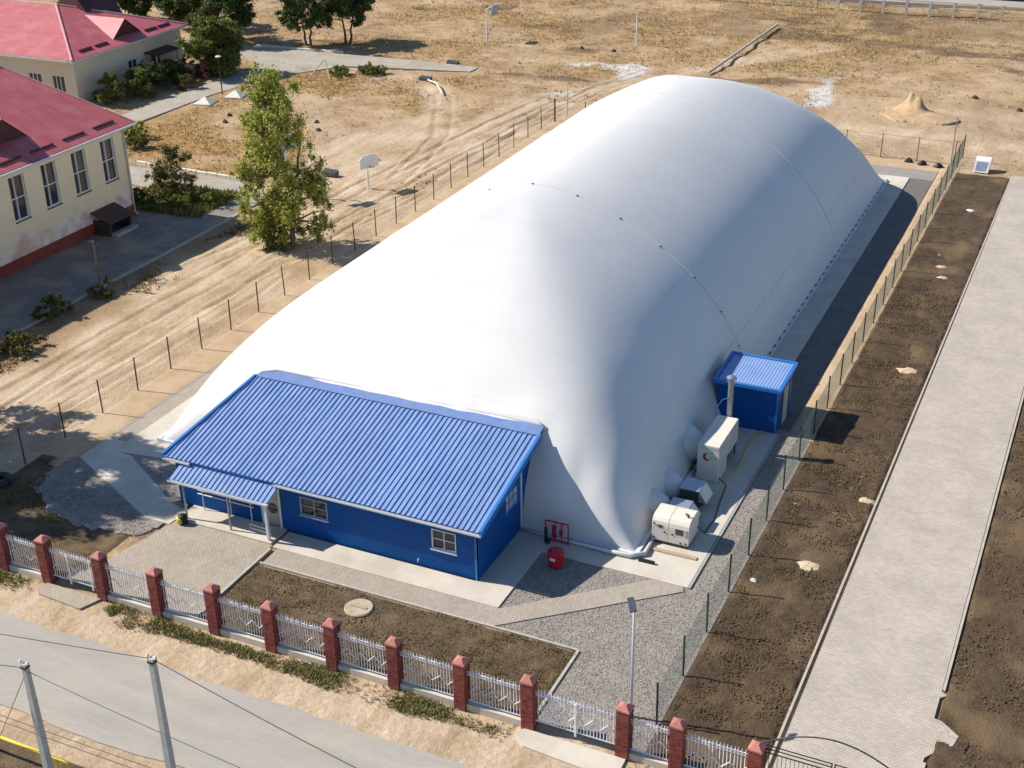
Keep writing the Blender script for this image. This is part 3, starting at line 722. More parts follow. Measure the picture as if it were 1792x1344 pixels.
# porch canopy
can = MB()
CXA, CXB = -35.45, -30.28
cprof = []
pitch = (CXB-CXA)/21
for k in range(21):
    o = CXA+k*pitch; cprof += [(o,0),(o+pitch*0.72,0),(o+pitch*0.78,0.045),(o+pitch*0.92,0.045)]
cprof.append((CXB,0)); n = len(cprof)
for (y, z) in ((39.0,2.03),(40.08,2.42)): can.v += [(px, y, z+pz) for px, pz in cprof]
for i in range(n-1): can.f.append((i, i+1, n+i+1, n+i))
canopy = can.build('porch_canopy', 'blue_sheet', house)
MB().hexa([(CXA,39.02,1.96),(CXB,39.02,1.96),(CXB,40.09,2.35),(CXA,40.09,2.35),(CXA,39.02,2.015),(CXB,39.02,2.015),(CXB,40.09,2.405),(CXA,40.09,2.405)]).build('canopy_soffit','white_frame',canopy)
gutter(CXA-0.05, CXB+0.05, 39.0, 1.93, 'canopy_gutter', canopy)
for x in (-34.76,-32.4): MB().box(x-0.035,x+0.035,38.98,39.05,0.12,1.98).build('canopy_post','galvanised',canopy)
MB().box(-30.48,-30.36,38.96,39.08,0.12,1.98).build('canopy_post','white_frame',canopy)
MB().cbox(-35.2,-30.2,38.85,40.08,0.03,0.15,0.02).build('porch_step','concrete',house)
r = MB(); 
for z in (0.95,1.15): r.tube((-34.75,39.9,z),(-31.75,39.9,z),0.028,k=6)
for x in (-34.5,-33.0,-31.9): r.tube((x,39.9,0.15),(x,39.9,1.17 if x>-33.2 else 1.6),0.025,k=6)
r.build('porch_rail','white_frame',house)
r = MB()
for z in (0.32,0.5): r.tube((-31.6,39.3,z),(-30.45,39.25,z),0.028,k=6)
r.build('low_rail','white_frame',house)

# ------------------------------------------------------------------ things by the annexe
mat('red_paint', (0.42,0.012,0.02), (0.5,0.02,0.025), rough=0.45, scale=3)
mat('black_paint', (0.012,0.012,0.013), rough=0.5)
mat('yellow_paint', (0.55,0.42,0.05), rough=0.5)
rk = thing('fire_tool_rack', (-19,44.0,0.075), 'red tubular fire tool rack standing against the shaded dome foot', 'rack')
b = MB()
for x in (-19.5,-19.05,-18.75,-18.45): b.box(x-0.025,x+0.025,43.9,43.94,0.1 if x in (-19.5,-18.45) else 0.25,1.12)
for z in (0.16,1.1): b.box(-19.52,-18.43,43.895,43.945,z-0.025,z+0.025)
b.build('frame','red_paint',rk)
MB().box(-19.18,-18.98,43.84,43.888,0.35,0.95).build('shovel_board','red_paint',rk)
MB().lathe((-18.75,43.84,0.45),[(0.02,0),(0.1,0.25),(0.105,0.3)],10).build('bucket','red_paint',rk)
MB().tube((-19.42,43.75,0.12),(-19.46,43.86,0.75),0.07).tube((-19.3,43.7,0.12),(-19.3,43.72,0.3),0.09).build('extinguisher','black_paint',rk)
bn = thing('red_bin', (-18.35,42.35,0.07), 'round red sand bin with a white label on the concrete', 'bin')
MB().lathe((-18.35,42.35,0.075),[(0.28,0),(0.33,0.08),(0.355,0.4),(0.34,0.62),(0.36,0.64),(0.36,0.68)],20).build('body','red_paint',bn,smooth=True)
MB().lathe((-18.35,42.35,0.755),[(0.36,0),(0.33,0.05),(0.12,0.1),(0.0,0.105)],20).build('lid','red_paint',bn,smooth=True)
b = MB()
for i in range(5):
    a0, a1 = RAD(-112+i*8), RAD(-104+i*8)
    q = lambda a, z: (-18.35+0.362*math.cos(a), 42.35+0.362*math.sin(a), z)
    b.quad(q(a0,0.5),q(a1,0.5),q(a1,0.64),q(a0,0.64))
b.build('label_sticker','white_frame',bn)
bb = thing('bumper_ball', (-34.78,38.72,0.05), 'black and yellow bumper barrel at the left porch post', 'bumper')
MB().lathe((-34.78,38.72,0.052),[(0.1,0),(0.2,0.06),(0.22,0.25),(0.2,0.42),(0.08,0.46)],14).build('body','black_paint',bb,smooth=True)
MB().lathe((-34.84,38.68,0.12),[(0.19,0),(0.215,0.1),(0.215,0.2),(0.19,0.3)],14).build('band','yellow_paint',bb,smooth=True)

# ------------------------------------------------------------------ machines on the right flank
mat('cream_paint', (0.60,0.56,0.47), (0.66,0.62,0.53), rough=0.5, scale=1.5, bump=0.002, bscale=10)
mat('cream_dull', (0.46,0.45,0.41), (0.53,0.52,0.47), rough=0.55, scale=2)
mat('zinc_sheet', (0.42,0.45,0.48), rough=0.32, metal=0.6, var=0.12, scale=3)
mat('slate', (0.05,0.055,0.06), rough=0.6, var=0.2)
mat('gas_hose', (0.5,0.4,0.05), rough=0.6); mat('logo_red', (0.42,0.02,0.05), rough=0.5); mat('logo_green', (0.42,0.50,0.36), rough=0.5)
ht = thing('air_heater', (-14.66,52.9,0.075), 'tall cream air heater cabinet with a red crescent mark beside the dome', 'heater')
HA, HB, HC, HD = -15.18, -14.14, 51.4, 54.45
MB().cbox(HA,HB,HC,52.75,0.1,1.95,0.025).build('cabinet','cream_paint',ht)
MB().cbox(HA,HB,52.755,HD,0.8,1.945,0.025).build('burner_housing','cream_paint',ht)
b = MB()
for x in (HA+0.05,HB-0.12):
    for y in (HD-0.15,): b.box(x,x+0.07,y,y+0.07,0.075,0.8)
b.build('support_leg','slate',ht)
MB().box(HA+0.1,HB-0.25,52.78,54.1,0.09,0.78).build('blower_box','slate',ht)
b = MB()
for k in range(3):
    y = 52.95+k*0.48; b.box(HB+0.002,HB+0.014,y,y+0.42,1.0,1.86)
b.build('side_panel','cream_dull',ht)
MB().box(HB+0.002,HB+0.014,51.5,52.7,0.2,1.86).build('service_door','cream_dull',ht)
b = MB()
for k in range(6):
    for q in range(2): b.box(HA+0.08+k*0.155,HA+0.2+k*0.155,HC-0.008,HC-0.002,1.72+q*0.09,1.77+q*0.09)
b.build('vent_grille','cream_dull',ht)
cr = MB(); n = 14
for i in range(n):
    a0, a1 = RAD(60+240*i/n), RAD(60+240*(i+1)/n)
    o = lambda a: (-14.72+0.2*math.cos(a), HC-0.006, 1.33+0.2*math.sin(a)); q = lambda a: (-14.63+0.15*math.cos(a), HC-0.006, 1.36+0.15*math.sin(a))
    cr.quad(o(a0), o(a1), q(a1), q(a0))
cr.build('crescent_mark','logo_red',ht)
b = MB()
for i in range(8):
    x0, x1 = -14.6+i*0.045, -14.6+(i+1)*0.045
    f = lambda x: 1.3+0.05*math.sin((x+14.6)*8)
    b.quad((x0,HC-0.006,f(x0)-0.05),(x1,HC-0.006,f(x1)-0.05),(x1,HC-0.006,f(x1)+0.05),(x0,HC-0.006,f(x0)+0.05))
b.build('green_swoosh','logo_green',ht)
MB().box(-14.50,-14.44,HC-0.02,HC-0.002,1.55,1.6).build('lock','black_paint',ht)
fl = MB().tube((-14.66,54.62,0.9),(-14.66,54.62,3.75),0.135,k=16).build('flue','galvanised',ht,smooth=False)
MB().lathe((-14.66,54.62,3.75),[(0.15,0),(0.15,0.1),(0.24,0.14),(0.24,0.2),(0.02,0.3)],16).build('flue_cap','galvanised',fl)
MB().tube((-14.66,54.45,1.1),(-14.66,54.62,1.1),0.12,k=12).build('flue_elbow','galvanised',fl)
MB().path([(-14.72,54.5,2.9),(-15.0,54.5,2.75),(-15.25,54.45,2.3),(-15.24,54.3,1.9)],0.018,6).build('cable','blue_trim',ht)
def air_hood(y0, y1, h, label):
    t = thing('air_intake_hood', (-14.65,(y0+y1)/2,0.075), label, 'intake hood', 'air intakes beside the dome')
    b = MB().hexa([(-15.12,y0,h*0.35),(-14.3,y0,h*0.35),(-14.3,y1,h*0.35),(-15.12,y1,h*0.35),(-15.1,y0,h),(-14.28,y0,h),(-14.28,y1,h),(-15.1,y1,h)])
    b.build('box','slate',t)
    MB().box(-15.14,-14.22,y0-0.03,y1+0.03,h,h+0.03).build('lid','zinc_sheet',t)
    MB().hexa([(-14.26,y0,h*0.5),(-13.86,y0,h*0.5),(-13.86,y1,h*0.5),(-14.26,y1,h*0.5),(-14.24,y0,h-0.004),(-14.2,y0,h-0.004),(-14.2,y1,h-0.004),(-14.24,y1,h-0.004)]).build('rain_hood','zinc_sheet',t)
    MB().hexa([(-14.27,y0+.05,h*0.2),(-14.24,y0+.05,h*0.2),(-14.24,y1-.05,h*0.2),(-14.27,y1-.05,h*0.2),(-14.27,y0+.05,h*0.5),(-13.9,y0+.05,h*0.5),(-13.9,y1-.05,h*0.5),(-14.27,y1-.05,h*0.5)]).build('filter','slate',t)
    b = MB()
    for x in (-15.08,-14.38):
        for y in (y0+0.03,y1-0.09): b.box(x,x+0.06,y,y+0.06,0.075,h*0.35)
    b.build('stand','galvanised',t)
air_hood(48.75,49.75,1.05,'grey air intake hood next to the heater cabinet, farther of the two')
air_hood(47.1,47.95,1.0,'grey air intake hood half hidden behind the generator')
ge = thing('generator', (-14.5,46.3,0.075), 'low cream generator set with rounded top and control window', 'generator')
x0, x1, y0, y1 = -15.3,-13.66,45.62,47.0
pr = [(y0,0.25),(y0,1.0),(y0+0.04,1.18),(y0+0.15,1.31),(y0+0.35,1.38),(y1-0.3,1.38),(y1-0.1,1.3),(y1,1.1),(y1,0.25)]
def extr(b, pr, xa, xb):
    n = len(b.v); k = len(pr); b.v += [(xa,*p) for p in pr] + [(xb,*p) for p in pr]
    for i in range(k): j = (i+1)%k; b.f.append((n+i,n+j,n+k+j,n+k+i))
    b.f.append(tuple(n+i for i in range(k))); b.f.append(tuple(n+2*k-1-i for i in range(k)))
b = MB(); xm = (x0+x1)/2 - 0.08
extr(b, pr, x0, xm-0.012); extr(b, [(p[0]+0.02 if p[0]<46 else p[0]-0.02, p[1]-0.015) for p in pr], xm-0.012, xm+0.012); extr(b, pr, xm+0.012, x1)
b.build('canopy','cream_paint',ge)
MB().box(x0+0.06,x1-0.06,y0+0.06,y1-0.06,0.075,0.25).build('skid','slate',ge)
fz = y0-0.012
MB().box(-14.25,-13.9,fz,y0-0.002,0.72,1.0).build('control_window','dark_glass',ge)
MB().box(-15.02,-14.82,fz,y0-0.002,0.9,1.03).build('nameplate','slate',ge)
b = MB()
for (x,z) in ((-15.2,1.06),(-15.2,0.35),(-14.72,0.72),(-14.38,0.68),(-13.78,0.35),(-14.0,0.33)): b.box(x-0.035,x+0.035,fz-0.01,y0-0.002,z-0.035,z+0.035)
b.build('latch','black_paint',ge)
b = MB()
for k in range(4): b.box(-13.78,-13.72,fz,y0-0.002,0.65+k*0.1,0.7+k*0.1)
b.build('indicator','slate',ge)
MB().tube((-13.85,46.1,1.36),(-13.85,46.1,1.52),0.05).tube((-13.98,46.25,1.36),(-13.98,46.25,1.46),0.04).build('exhaust','slate',ge)
MB().path([(-13.66,46.9,0.5),(-13.4,47.1,0.12),(-13.35,48.4,0.1),(-13.6,50.2,0.1),(-13.7,51.3,0.12),(-14.1,51.36,0.4)],0.025,6).build('power_cable','black_paint',ge)
MB().path([(HB+0.05,51.55,0.25),(HB+0.25,51.6,0.1),(HB+0.45,53.2,0.1),(HB+0.3,55.6,0.1),(-13.6,56.95,0.12)],0.03,6).build('gas_hose','gas_hose',ht)
# boards and a bag by the corner
mat('board_wood', (0.36,0.28,0.19), rough=0.85, var=0.2, scale=4, stretch=(1,8,1))
lb = MB().box(-15.35,-13.1,45.0,45.22,0.076,0.13); tag(lb.build('timber_plank','board_wood'),'flat pale plank on the slab in front of the generator','plank')
lb = MB().box(-15.3,-14.6,44.0,44.12,0.076,0.2); tag(lb.build('ballast_bar','black_paint'),'short dark bar holding down the skirt at the dome corner','ballast bar')

# blue shed
sh = thing('blue_shed', (-14.5,58.4,0.05), 'small blue flat-roofed shed against the dome flank', 'shed')
MB().box(-15.95,-12.97,57.0,59.7,0.0,2.4).build('wall','blue_wall',sh)
for (x,y) in ((-12.965,56.99),(-12.965,59.6)): MB().box(x-0.05,x+0.02,y-0.015,y+0.12,0.01,2.4).build('corner_trim','blue_trim',sh)
MB().box(-12.95,-12.9,58.1,58.95,0.05,2.05).build('door','beige_panel',sh)
rf = MB().hexa([(-16.15,56.72,2.4),(-12.78,56.72,2.4),(-12.78,59.95,2.5),(-16.15,59.95,2.5),(-16.15,56.72,2.52),(-12.78,56.72,2.52),(-12.78,59.95,2.62),(-16.15,59.95,2.62)]).build('roof','blue_trim',sh)
xs_ = np.linspace(-15.98,-12.95,40)
b = MB()
for i in range(len(xs_)-1):
    za, zb = (0.02 if i%2 else 0.0), (0.0 if i%2 else 0.02)
    b.quad((xs_[i],56.88,2.535+za),(xs_[i+1],56.88,2.535+zb),(xs_[i+1],59.8,2.625+zb),(xs_[i],59.8,2.625+za))
b.build('roof_sheet','blue_sheet',rf)
b = MB()
for (a,c,d,e) in ((-16.17,-12.76,56.70,56.87),(-16.17,-12.76,59.81,59.97),(-16.17,-16.0,56.87,59.81),(-12.93,-12.76,56.87,59.81)):
    z = lambda y: 2.535+(y-56.7)*0.031
    b.hexa([(a,d,z(d)-.1),(c,d,z(d)-.1),(c,e,z(e)-.1),(a,e,z(e)-.1),(a,d,z(d)+.06),(c,d,z(d)+.06),(c,e,z(e)+.06),(a,e,z(e)+.06)])
b.build('roof_rim','blue_trim',rf)

# ------------------------------------------------------------------ street fence: brick pillars and white picket panels
PX = [-39.55,-37.2,-34.3,-31.52,-28.75,-26.1,-23.36,-20.7,-17.97,-15.32,-11.79,-9.89,-7.22]
FY = 33.0; PW = 0.23; PHT = 1.98
b = MB(); h = 0.0; k = 0
while h < PHT-0.03:
    z0, z1 = h+0.006, min(h+0.08, PHT)
    for side in range(4):
        n = 2; L = 2*PW
        cuts = [-PW, 0, PW] if k % 2 else [-PW, -PW*0.5, PW*0.5, PW]
        for i in range(len(cuts)-1):
            a, c = cuts[i]+0.006, cuts[i+1]-0.006; d = PW+random.uniform(-.004,.006)
            e = PW-0.02
            if side == 0: b.box(a,c,-d,-e,z0,z1)
            elif side == 1: b.box(e,d,a,c,z0,z1)
            elif side == 2: b.box(a,c,e,d,z0,z1)
            else: b.box(-d,-e,a,c,z0,z1)
    h += 0.086; k += 1
brick_me = b.mesh('brickwork', MATS['pillar_brick'])
core_me = MB().box(-PW+0.012,PW-0.012,-PW+0.012,PW-0.012,-0.1,PHT).mesh('pillar_core', MATS['pillar_core'])
c = PW+0.018
cap = MB(); cap.box(-c,c,-c,c,PHT,PHT+0.07)
n = len(cap.v); cap.v += [(-c,-c,PHT+0.07),(c,-c,PHT+0.07),(c,c,PHT+0.07),(-c,c,PHT+0.07),(-0.07,-0.07,PHT+0.2),(0.07,-0.07,PHT+0.2),(0.07,0.07,PHT+0.2),(-0.07,0.07,PHT+0.2)]
for q in ((0,1,5,4),(1,2,6,5),(2,3,7,6),(3,0,4,7),(4,5,6,7)): cap.f.append(tuple(n+i for i in q))
cap_me = cap.mesh('pillar_cap', MATS['pillar_cap'])
PLAB = ['brick pillar with worn red cap at the far left edge of the street fence',
        'brick pillar left of the white wicket gate','brick pillar right of the white wicket gate',
        'brick pillar standing before the entrance paving','brick pillar by the left corner of the brown lawn bed',
        'sixth brick pillar from the left in the street fence','seventh brick pillar from the left in the street fence',
        'eighth brick pillar from the left in the street fence','ninth brick pillar from the left in the street fence',
        'brick pillar left of the wide double gate','brick pillar right of the wide double gate, beside the lamp post',
        'brick pillar at the foot of the green mesh fence','rightmost brick pillar next to the arched gate']
for i, x in enumerate(PX):
    t = thing('brick_pillar', (x, FY, 0), PLAB[i], 'pillar', 'brick pillars of the street fence')
    t.rotation_euler = (random.uniform(-.008,.008), random.uniform(-.01,.01), random.uniform(-.03,.03))
    o = inst('brickwork', brick_me, t); o['kind'] = 'stuff'
    inst('pillar_core', core_me, t); inst('pillar_cap', cap_me, t, (0,0,random.uniform(-.01,.03)), (0,0,random.uniform(-.04,.04)))
pk = MB(); pk.box(-0.013,0.013,-0.013,0.013,0.0,1.36)
n = len(pk.v); pk.v += [(-0.024,0,1.36),(0,-0.024,1.36),(0.024,0,1.36),(0,0.024,1.36),(0,0,1.48)]
for q in ((0,1,4),(1,2,4),(2,3,4),(3,0,4)): pk.f.append(tuple(n+j for j in q))
picket_me = pk.mesh('picket', MATS['white_metal'])
def zigzag(x0, x1, kind, seed):
    r = random.Random(seed); b = MB(); n = max(4, int((x1-x0)/0.29)); z0 = 0.93
    pts = []
    for i in range(n+1):
        u = i/n; x = x0+(x1-x0)*u
        pts.append((x, FY-0.035, z0 + (0.17 if i % 2 else -0.13) + r.uniform(-.02,.02)))
    b.path(pts, 0.021, 5)
    pts2 = [(p[0], FY-0.034, 2*z0-p[2]+0.02) for p in pts[:-1]]
    # scroll at the left end
    sc = [(x0+0.12+0.10*math.cos(a)*(1-a/14), FY-0.032, z0+0.12+0.10*math.sin(a)*(1-a/14)) for a in np.linspace(0, 6.0, 14)]
    b.path(sc, 0.011, 4)
    return b
def panel(i, xa, xb, label, group='white picket panels of the street fence', gate=None, name='picket_panel', cat='fence panel'):
    xa += PW+0.01; xb -= PW+0.01
    t = thing(name, ((xa+xb)/2, FY, 0), label, cat, group)
    if not gate:
        MB().box(xa,xb,FY-0.14,FY+0.1,-0.08,0.26).build('plinth','plinth',t)
    zb = 0.34
    b = MB(); b.box(xa,xb,FY-0.02,FY+0.02,zb,zb+0.04); b.build('bottom_rail','white_metal',t)
    b = MB(); b.box(xa,xb,FY-0.02,FY+0.02,1.5,1.54); b.box(xa,xb,FY-0.02,FY+0.02,1.62,1.65); b.build('top_rail','white_metal',t)
    n = int((xb-xa)/0.118); s = (xb-xa)/n
    for k in range(1, n):
        inst('picket', picket_me, t, (xa+k*s-(xa+xb)/2, 0, zb+random.uniform(-.01,.01)), (random.uniform(-.012,.012), random.uniform(-.015,.015), 0.78))
    zigzag(xa+0.1, xb-0.02, i % 2, i).build('zigzag_ornament','white_metal',t)
    b = MB()
    for k in range(1, n): b.box(xa+k*s-0.025,xa+k*s+0.025,FY-0.03,FY-0.021,1.56-0.03,1.56+0.04)
    b.build('collar','white_metal',t,kind='stuff')
    if gate:
        for gx_ in gate: MB().box(gx_-0.035,gx_+0.035,FY-0.06,FY-0.024,zb-0.15,1.6).build('gate_stile','white_metal',t)
    return t
names = ['picket panel at the left edge, weeds at its foot', None, 'picket panel right of the wicket gate, before the paving','picket panel before the kerb of the entrance paving',
         'picket panel at the left end of the brown lawn bed','fifth solid picket panel, with a curled scroll in its ornament','picket panel below the round concrete lid',
         'picket panel left of the one beside the gate pillar bay','picket panel just left of the wide gate']
panel(0, PX[0], PX[1], names[0])
panel(1, PX[1], PX[2], 'white wicket gate between two brick pillars above the small slab', None, (-36.0,-34.85), 'wicket_gate', 'gate')
labs = ['picket panel right of the wicket gate, before the entrance paving','picket panel in front of the dark kerb of the paving','picket panel at the left end of the brown lawn bed',
        'third picket panel along the brown lawn bed','picket panel below the round concrete lid in the lawn','picket panel second to the left of the double gate, lawn behind','picket panel directly left of the wide double gate']
for j in range(2, 9): panel(j, PX[j], PX[j+1], labs[j-2])
panel(11, PX[9], PX[10], 'wide white double gate with a central stile above the pale slab', None, ((PX[9]+PX[10])/2,), 'double_gate', 'gate')
panel(12, PX[10], PX[11], 'short picket panel between the lamp post and the green mesh fence')
panel(13, PX[11], PX[12], 'rightmost picket panel with bent tips, dark soil behind')

# arched dark gate at the path entrance
ag = thing('arched_gate', (-4.8,33.2,0), 'thin dark arched double gate across the paved path', 'gate')
mat('dark_steel', (0.02,0.02,0.024), rough=0.5, var=0.2)
ap = [(x, 33.2, 2.05+0.93*math.cos((x+4.8)/2.35*math.pi/2)**0.9) for x in np.linspace(-7.12,-2.48,26)]
MB().path(ap, 0.028, 6).build('arch','dark_steel',ag)
for xa, xb in ((-7.0,-4.83),(-4.77,-2.6)):
    lf = MB(); lf.box(xa,xa+0.04,33.18,33.22,0.1,2.05).box(xb-0.04,xb,33.18,33.22,0.1,2.05)
    for z in (0.15,1.72,1.88,2.02): lf.box(xa+0.04,xb-0.04,33.185,33.215,z,z+0.03)
    leaf = lf.build('gate_leaf','dark_steel',ag)
    b = MB()
    for x in np.arange(xa+0.14, xb-0.05, 0.14): b.box(x-0.008,x+0.008,33.192,33.208,0.18,1.72)
    b.build('gate_bars','dark_steel',leaf)
MB().box(-2.45,-2.33,33.14,33.26,-0.1,2.3).build('gate_post','dark_steel',ag)

# ------------------------------------------------------------------ wire fences
mat('green_wire', (0.12,0.17,0.135), rough=0.5, var=0.15); mat('rust_wire', (0.2,0.165,0.12), rough=0.7, var=0.2)
mat('green_post', (0.012,0.028,0.024), rough=0.5, var=0.2); mat('dark_post', (0.035,0.026,0.02), rough=0.7, var=0.25)
def mesh_panel(L, hgt, dv, dh, w, mt, z0=0.06):
    b = MB()
    for z in np.arange(z0, hgt+0.001, dh): b.box(-w/2,w/2,0,L,z-w/2,z+w/2)
    for y in np.arange(dv/2, L, dv): b.box(-w/2+w,w/2+w,y-w/2,y+w/2,z0,hgt)
    return b.mesh('wire_mesh', MATS[mt])
gf = thing('green_mesh_fence', (-11.25,34.9,0), 'green welded mesh fence with dark posts along the dark soil bed', 'fence')
NP = 26; SP = (106.7-34.9)/(NP-1)
me = mesh_panel(SP-0.06, 1.74, 0.06, 0.15, 0.0042, 'green_wire')
pm = MB().box(-0.03,0.03,-0.03,0.03,-0.1,1.82).box(-0.035,0.035,-0.035,0.035,1.82,1.85).mesh('post', MATS['green_post'])
for k in range(NP):
    inst('post', pm, gf, (random.uniform(-.01,.01), k*SP, 0), (random.uniform(-.01,.01), random.uniform(-.01,.01), 0))
    if k < NP-1: inst('wire_mesh', me, gf, (0, k*SP+0.03, 0), (0, random.uniform(-.008,.008), 0))
lf = thing('left_wire_fence', (-45.2,34.46,0), 'sparse wire fence on thin dark posts along the sandy lane', 'fence')
SP2 = 2.79; NL = 26
me = mesh_panel(SP2, 1.5, 0.22, 0.22, 0.005, 'rust_wire')
top_me = MB().box(-0.008,0.008,0,SP2,1.83,1.846).mesh('line_wire', MATS['rust_wire'])
pm = MB().box(-0.026,0.026,-0.026,0.026,-0.1,1.95).mesh('post', MATS['dark_post'])
for k in range(NL):
    inst('post', pm, lf, (0, k*SP2, 0), (random.uniform(-.02,.02), random.uniform(-.02,.02), 0))
    if k < NL-1:
        inst('wire_mesh', me, lf, (0, k*SP2, 0)); inst('line_wire', top_me, lf, (0, k*SP2, 0))
bf = thing('back_wire_fence', (-45.2,104.4,0), 'low wire fence on thin posts behind the dome', 'fence')
for k in range(13):
    x = k*2.8
    inst('post', pm, bf, (x, 0, 0), (random.uniform(-.02,.02), random.uniform(-.02,.02), 0))
    if k < 12:
        inst('wire_mesh', me, bf, (x, 0, 0), (0,0,-math.pi/2)); inst('line_wire', top_me, bf, (x, 0, 0), (0,0,-math.pi/2))
# wooden rail fence far behind
mat('pale_wood', (0.42,0.33,0.2), (0.55,0.45,0.3), rough=0.85, scale=3); mat('pale_post', (0.5,0.46,0.38), rough=0.85)
ff = thing('rail_fence', (-62,160.2,0), 'pale post and rail fence at the top of the field before the road', 'fence')
pm2 = MB().box(-0.14,0.14,-0.14,0.14,-0.3,1.75).mesh('post', MATS['pale_post'])
rm = MB().box(0,2.62,-0.05,0.05,-0.06,0.06).mesh('rail', MATS['pale_wood'])
for k in range(28):
    x = k*2.62; z = float(ground_z(-62+x, 160.2+0.0*x))
    inst('post', pm2, ff, (x, 0, z), (0,0,random.uniform(-.05,.05)))
    for zz in (1.55, 0.85): inst('rail', rm, ff, (x, -0.02, zz+0.0), (0,random.uniform(-.01,.01),0))
dw = thing('dark_wall', (-16,171.5,0), 'dark building wall beyond the far road at the top right corner', 'building')
mat('navy_wall', (0.02,0.018,0.04), rough=0.7)
MB().box(-20.5,12,171.6,180,0,4.2).build('wall','navy_wall',dw)
MB().hexa([(-21,171.2,4.2),(12.5,171.2,4.2),(12.5,180.5,4.2),(-21,180.5,4.2),(-21,175.8,5.4),(12.5,175.8,5.4),(12.5,176.2,5.4),(-21,176.2,5.4)]).build('roof','navy_wall',dw)

# ------------------------------------------------------------------ lamp posts and poles
mat('lamp_white', (0.62,0.63,0.66), rough=0.4, var=0.05); mat('lamp_head', (0.1,0.115,0.14), rough=0.4, var=0.1)
lp = thing('street_lamp', (-12.22,34.9,0), 'slim white street lamp with a dark head behind the double gate', 'street lamp')
MB().path([(-12.22,34.9,0),(-12.22,34.9,4.25),(-12.24,34.93,4.4),(-12.32,35.02,4.55)],[0.055,0.04,0.035,0.032],10).build('pole','lamp_white',lp,smooth=True)
MB().hexa([(-12.38,34.92,4.48),(-12.18,35.06,4.48),(-12.42,35.4,4.74),(-12.62,35.26,4.74),(-12.38,34.92,4.56),(-12.18,35.06,4.56),(-12.42,35.4,4.82),(-12.62,35.26,4.82)]).build('lamp_head','lamp_head',lp)
MB().box(-12.32,-12.12,34.8,35.0,0.0,0.04).build('base_plate','galvanised',lp)
def lamp(x, y, h, label, r=0.05, head=True, mt='lamp_white', name='lamp_post', cat='lamp post'):
    t = thing(name, (x,y,0), label, cat)
    MB().tube((x,y,-0.1),(x,y,h),r,r*0.75,8).build('pole',mt,t)
    if head: MB().lathe((x,y,h),[(0.1,0),(0.28,0.04),(0.26,0.1),(0.05,0.18)],12).build('lamp_shade','lamp_white',t)
    return t
lamp(-78.1,101.1,3.5,'thin green lamp post with a white hat lamp beside the school lane',0.06,mt='dark_post')
lamp(-11.9,105.2,3.6,'thin pale pole at the far end of the green mesh fence',0.05,head=False,mt='galvanised',name='pale_pole',cat='pole')
lamp(-45.0,106.7,2.7,'thin pale pole at the far end of the left wire fence',0.04,head=False,mt='galvanised',name='pale_pole',cat='pole')
mat('wood_pole', (0.16,0.115,0.065), rough=0.9, var=0.2, scale=5)
wp = lamp(-56.6,58.8,3.2,'weathered wooden pole at the shaded drive kerb',0.07,head=False,mt='wood_pole',name='wooden_pole',cat='pole')
b = MB().tube((-56.55,58.75,3.05),(-56.85,58.6,3.2),0.05); b.build('bracket','wood_pole',wp)
# basketball posts on the field
mat('board_blue', (0.25,0.36,0.5), rough=0.5, var=0.15); mat('board_white', (0.6,0.6,0.62), rough=0.6, var=0.1); mat('rust_red', (0.25,0.06,0.03), rough=0.7)
def hoop(x, y, h, label, rz, bc, arm=0.9):
    t = thing('basketball_post', (x,y,0), label, 'basketball post')
    a = Vector((math.cos(rz), math.sin(rz), 0)); s = Vector((-a.y, a.x, 0)); p = Vector((x,y,0))
    MB().tube(p+Vector((0,0,-.2)), p+Vector((0,0,h-0.5)), 0.09, 0.08, 8).build('pole','lamp_white',t)
    MB().path([p+Vector((0,0,h-0.55)), p+a*arm*0.5+Vector((0,0,h-0.2)), p+a*arm+Vector((0,0,h-0.25))],0.06,6).build('arm','lamp_white',t)
    c = p+a*arm+Vector((0,0,h-0.55))
    q = [(-0.85,-0.5),(0.85,-0.5),(0.85,0.2),(0.6,0.5),(-0.6,0.5),(-0.85,0.2)]
    b = MB(); n = 6
    for d in (0, 0.05): b.v += [tuple(c+s*u+Vector((0,0,v))+a*d) for u, v in q]
    b.f += [tuple(range(6)), tuple(reversed(range(6,12)))] + [(i,(i+1)%6,6+(i+1)%6,6+i) for i in range(6)]
    bd = b.build('backboard',bc,t)
    b = MB(); w = 0.02
    for (u0,u1,v0,v1) in ((-0.28,0.28,0.06,0.11),(-0.28,0.28,-0.38,-0.33),(-0.28,-0.23,-0.33,0.06),(0.23,0.28,-0.33,0.06)):
        b.quad(*[tuple(c+s*u+Vector((0,0,v))+a*0.056) for u, v in ((u0,v0),(u1,v0),(u1,v1),(u0,v1))])
    b.build('target_square','lamp_white',bd)
    ring = [tuple(c+a*(0.36+0.22*math.cos(k))+s*(0.22*math.sin(k))+Vector((0,0,-0.35))) for k in np.linspace(0, 2*math.pi, 15)]
    MB().path(ring,0.02,5,caps=False).build('ring','rust_red',bd)
hoop(-64.5,130.4,3.9,'basketball post with a pale blue backboard out in the dry field',0.1,'board_blue')
hoop(-55.6,78.6,4.9,'basketball post with blue and white board behind the tall leafy tree',-0.5,'board_blue')
hoop(-51.0,82.3,2.7,'low white board on a thin post on the sandy ground',-0.4,'board_white',0.25)
ps = lamp(-48.8,134.5,3.4,'white pole cut off by the top edge of the picture',0.09,head=False)

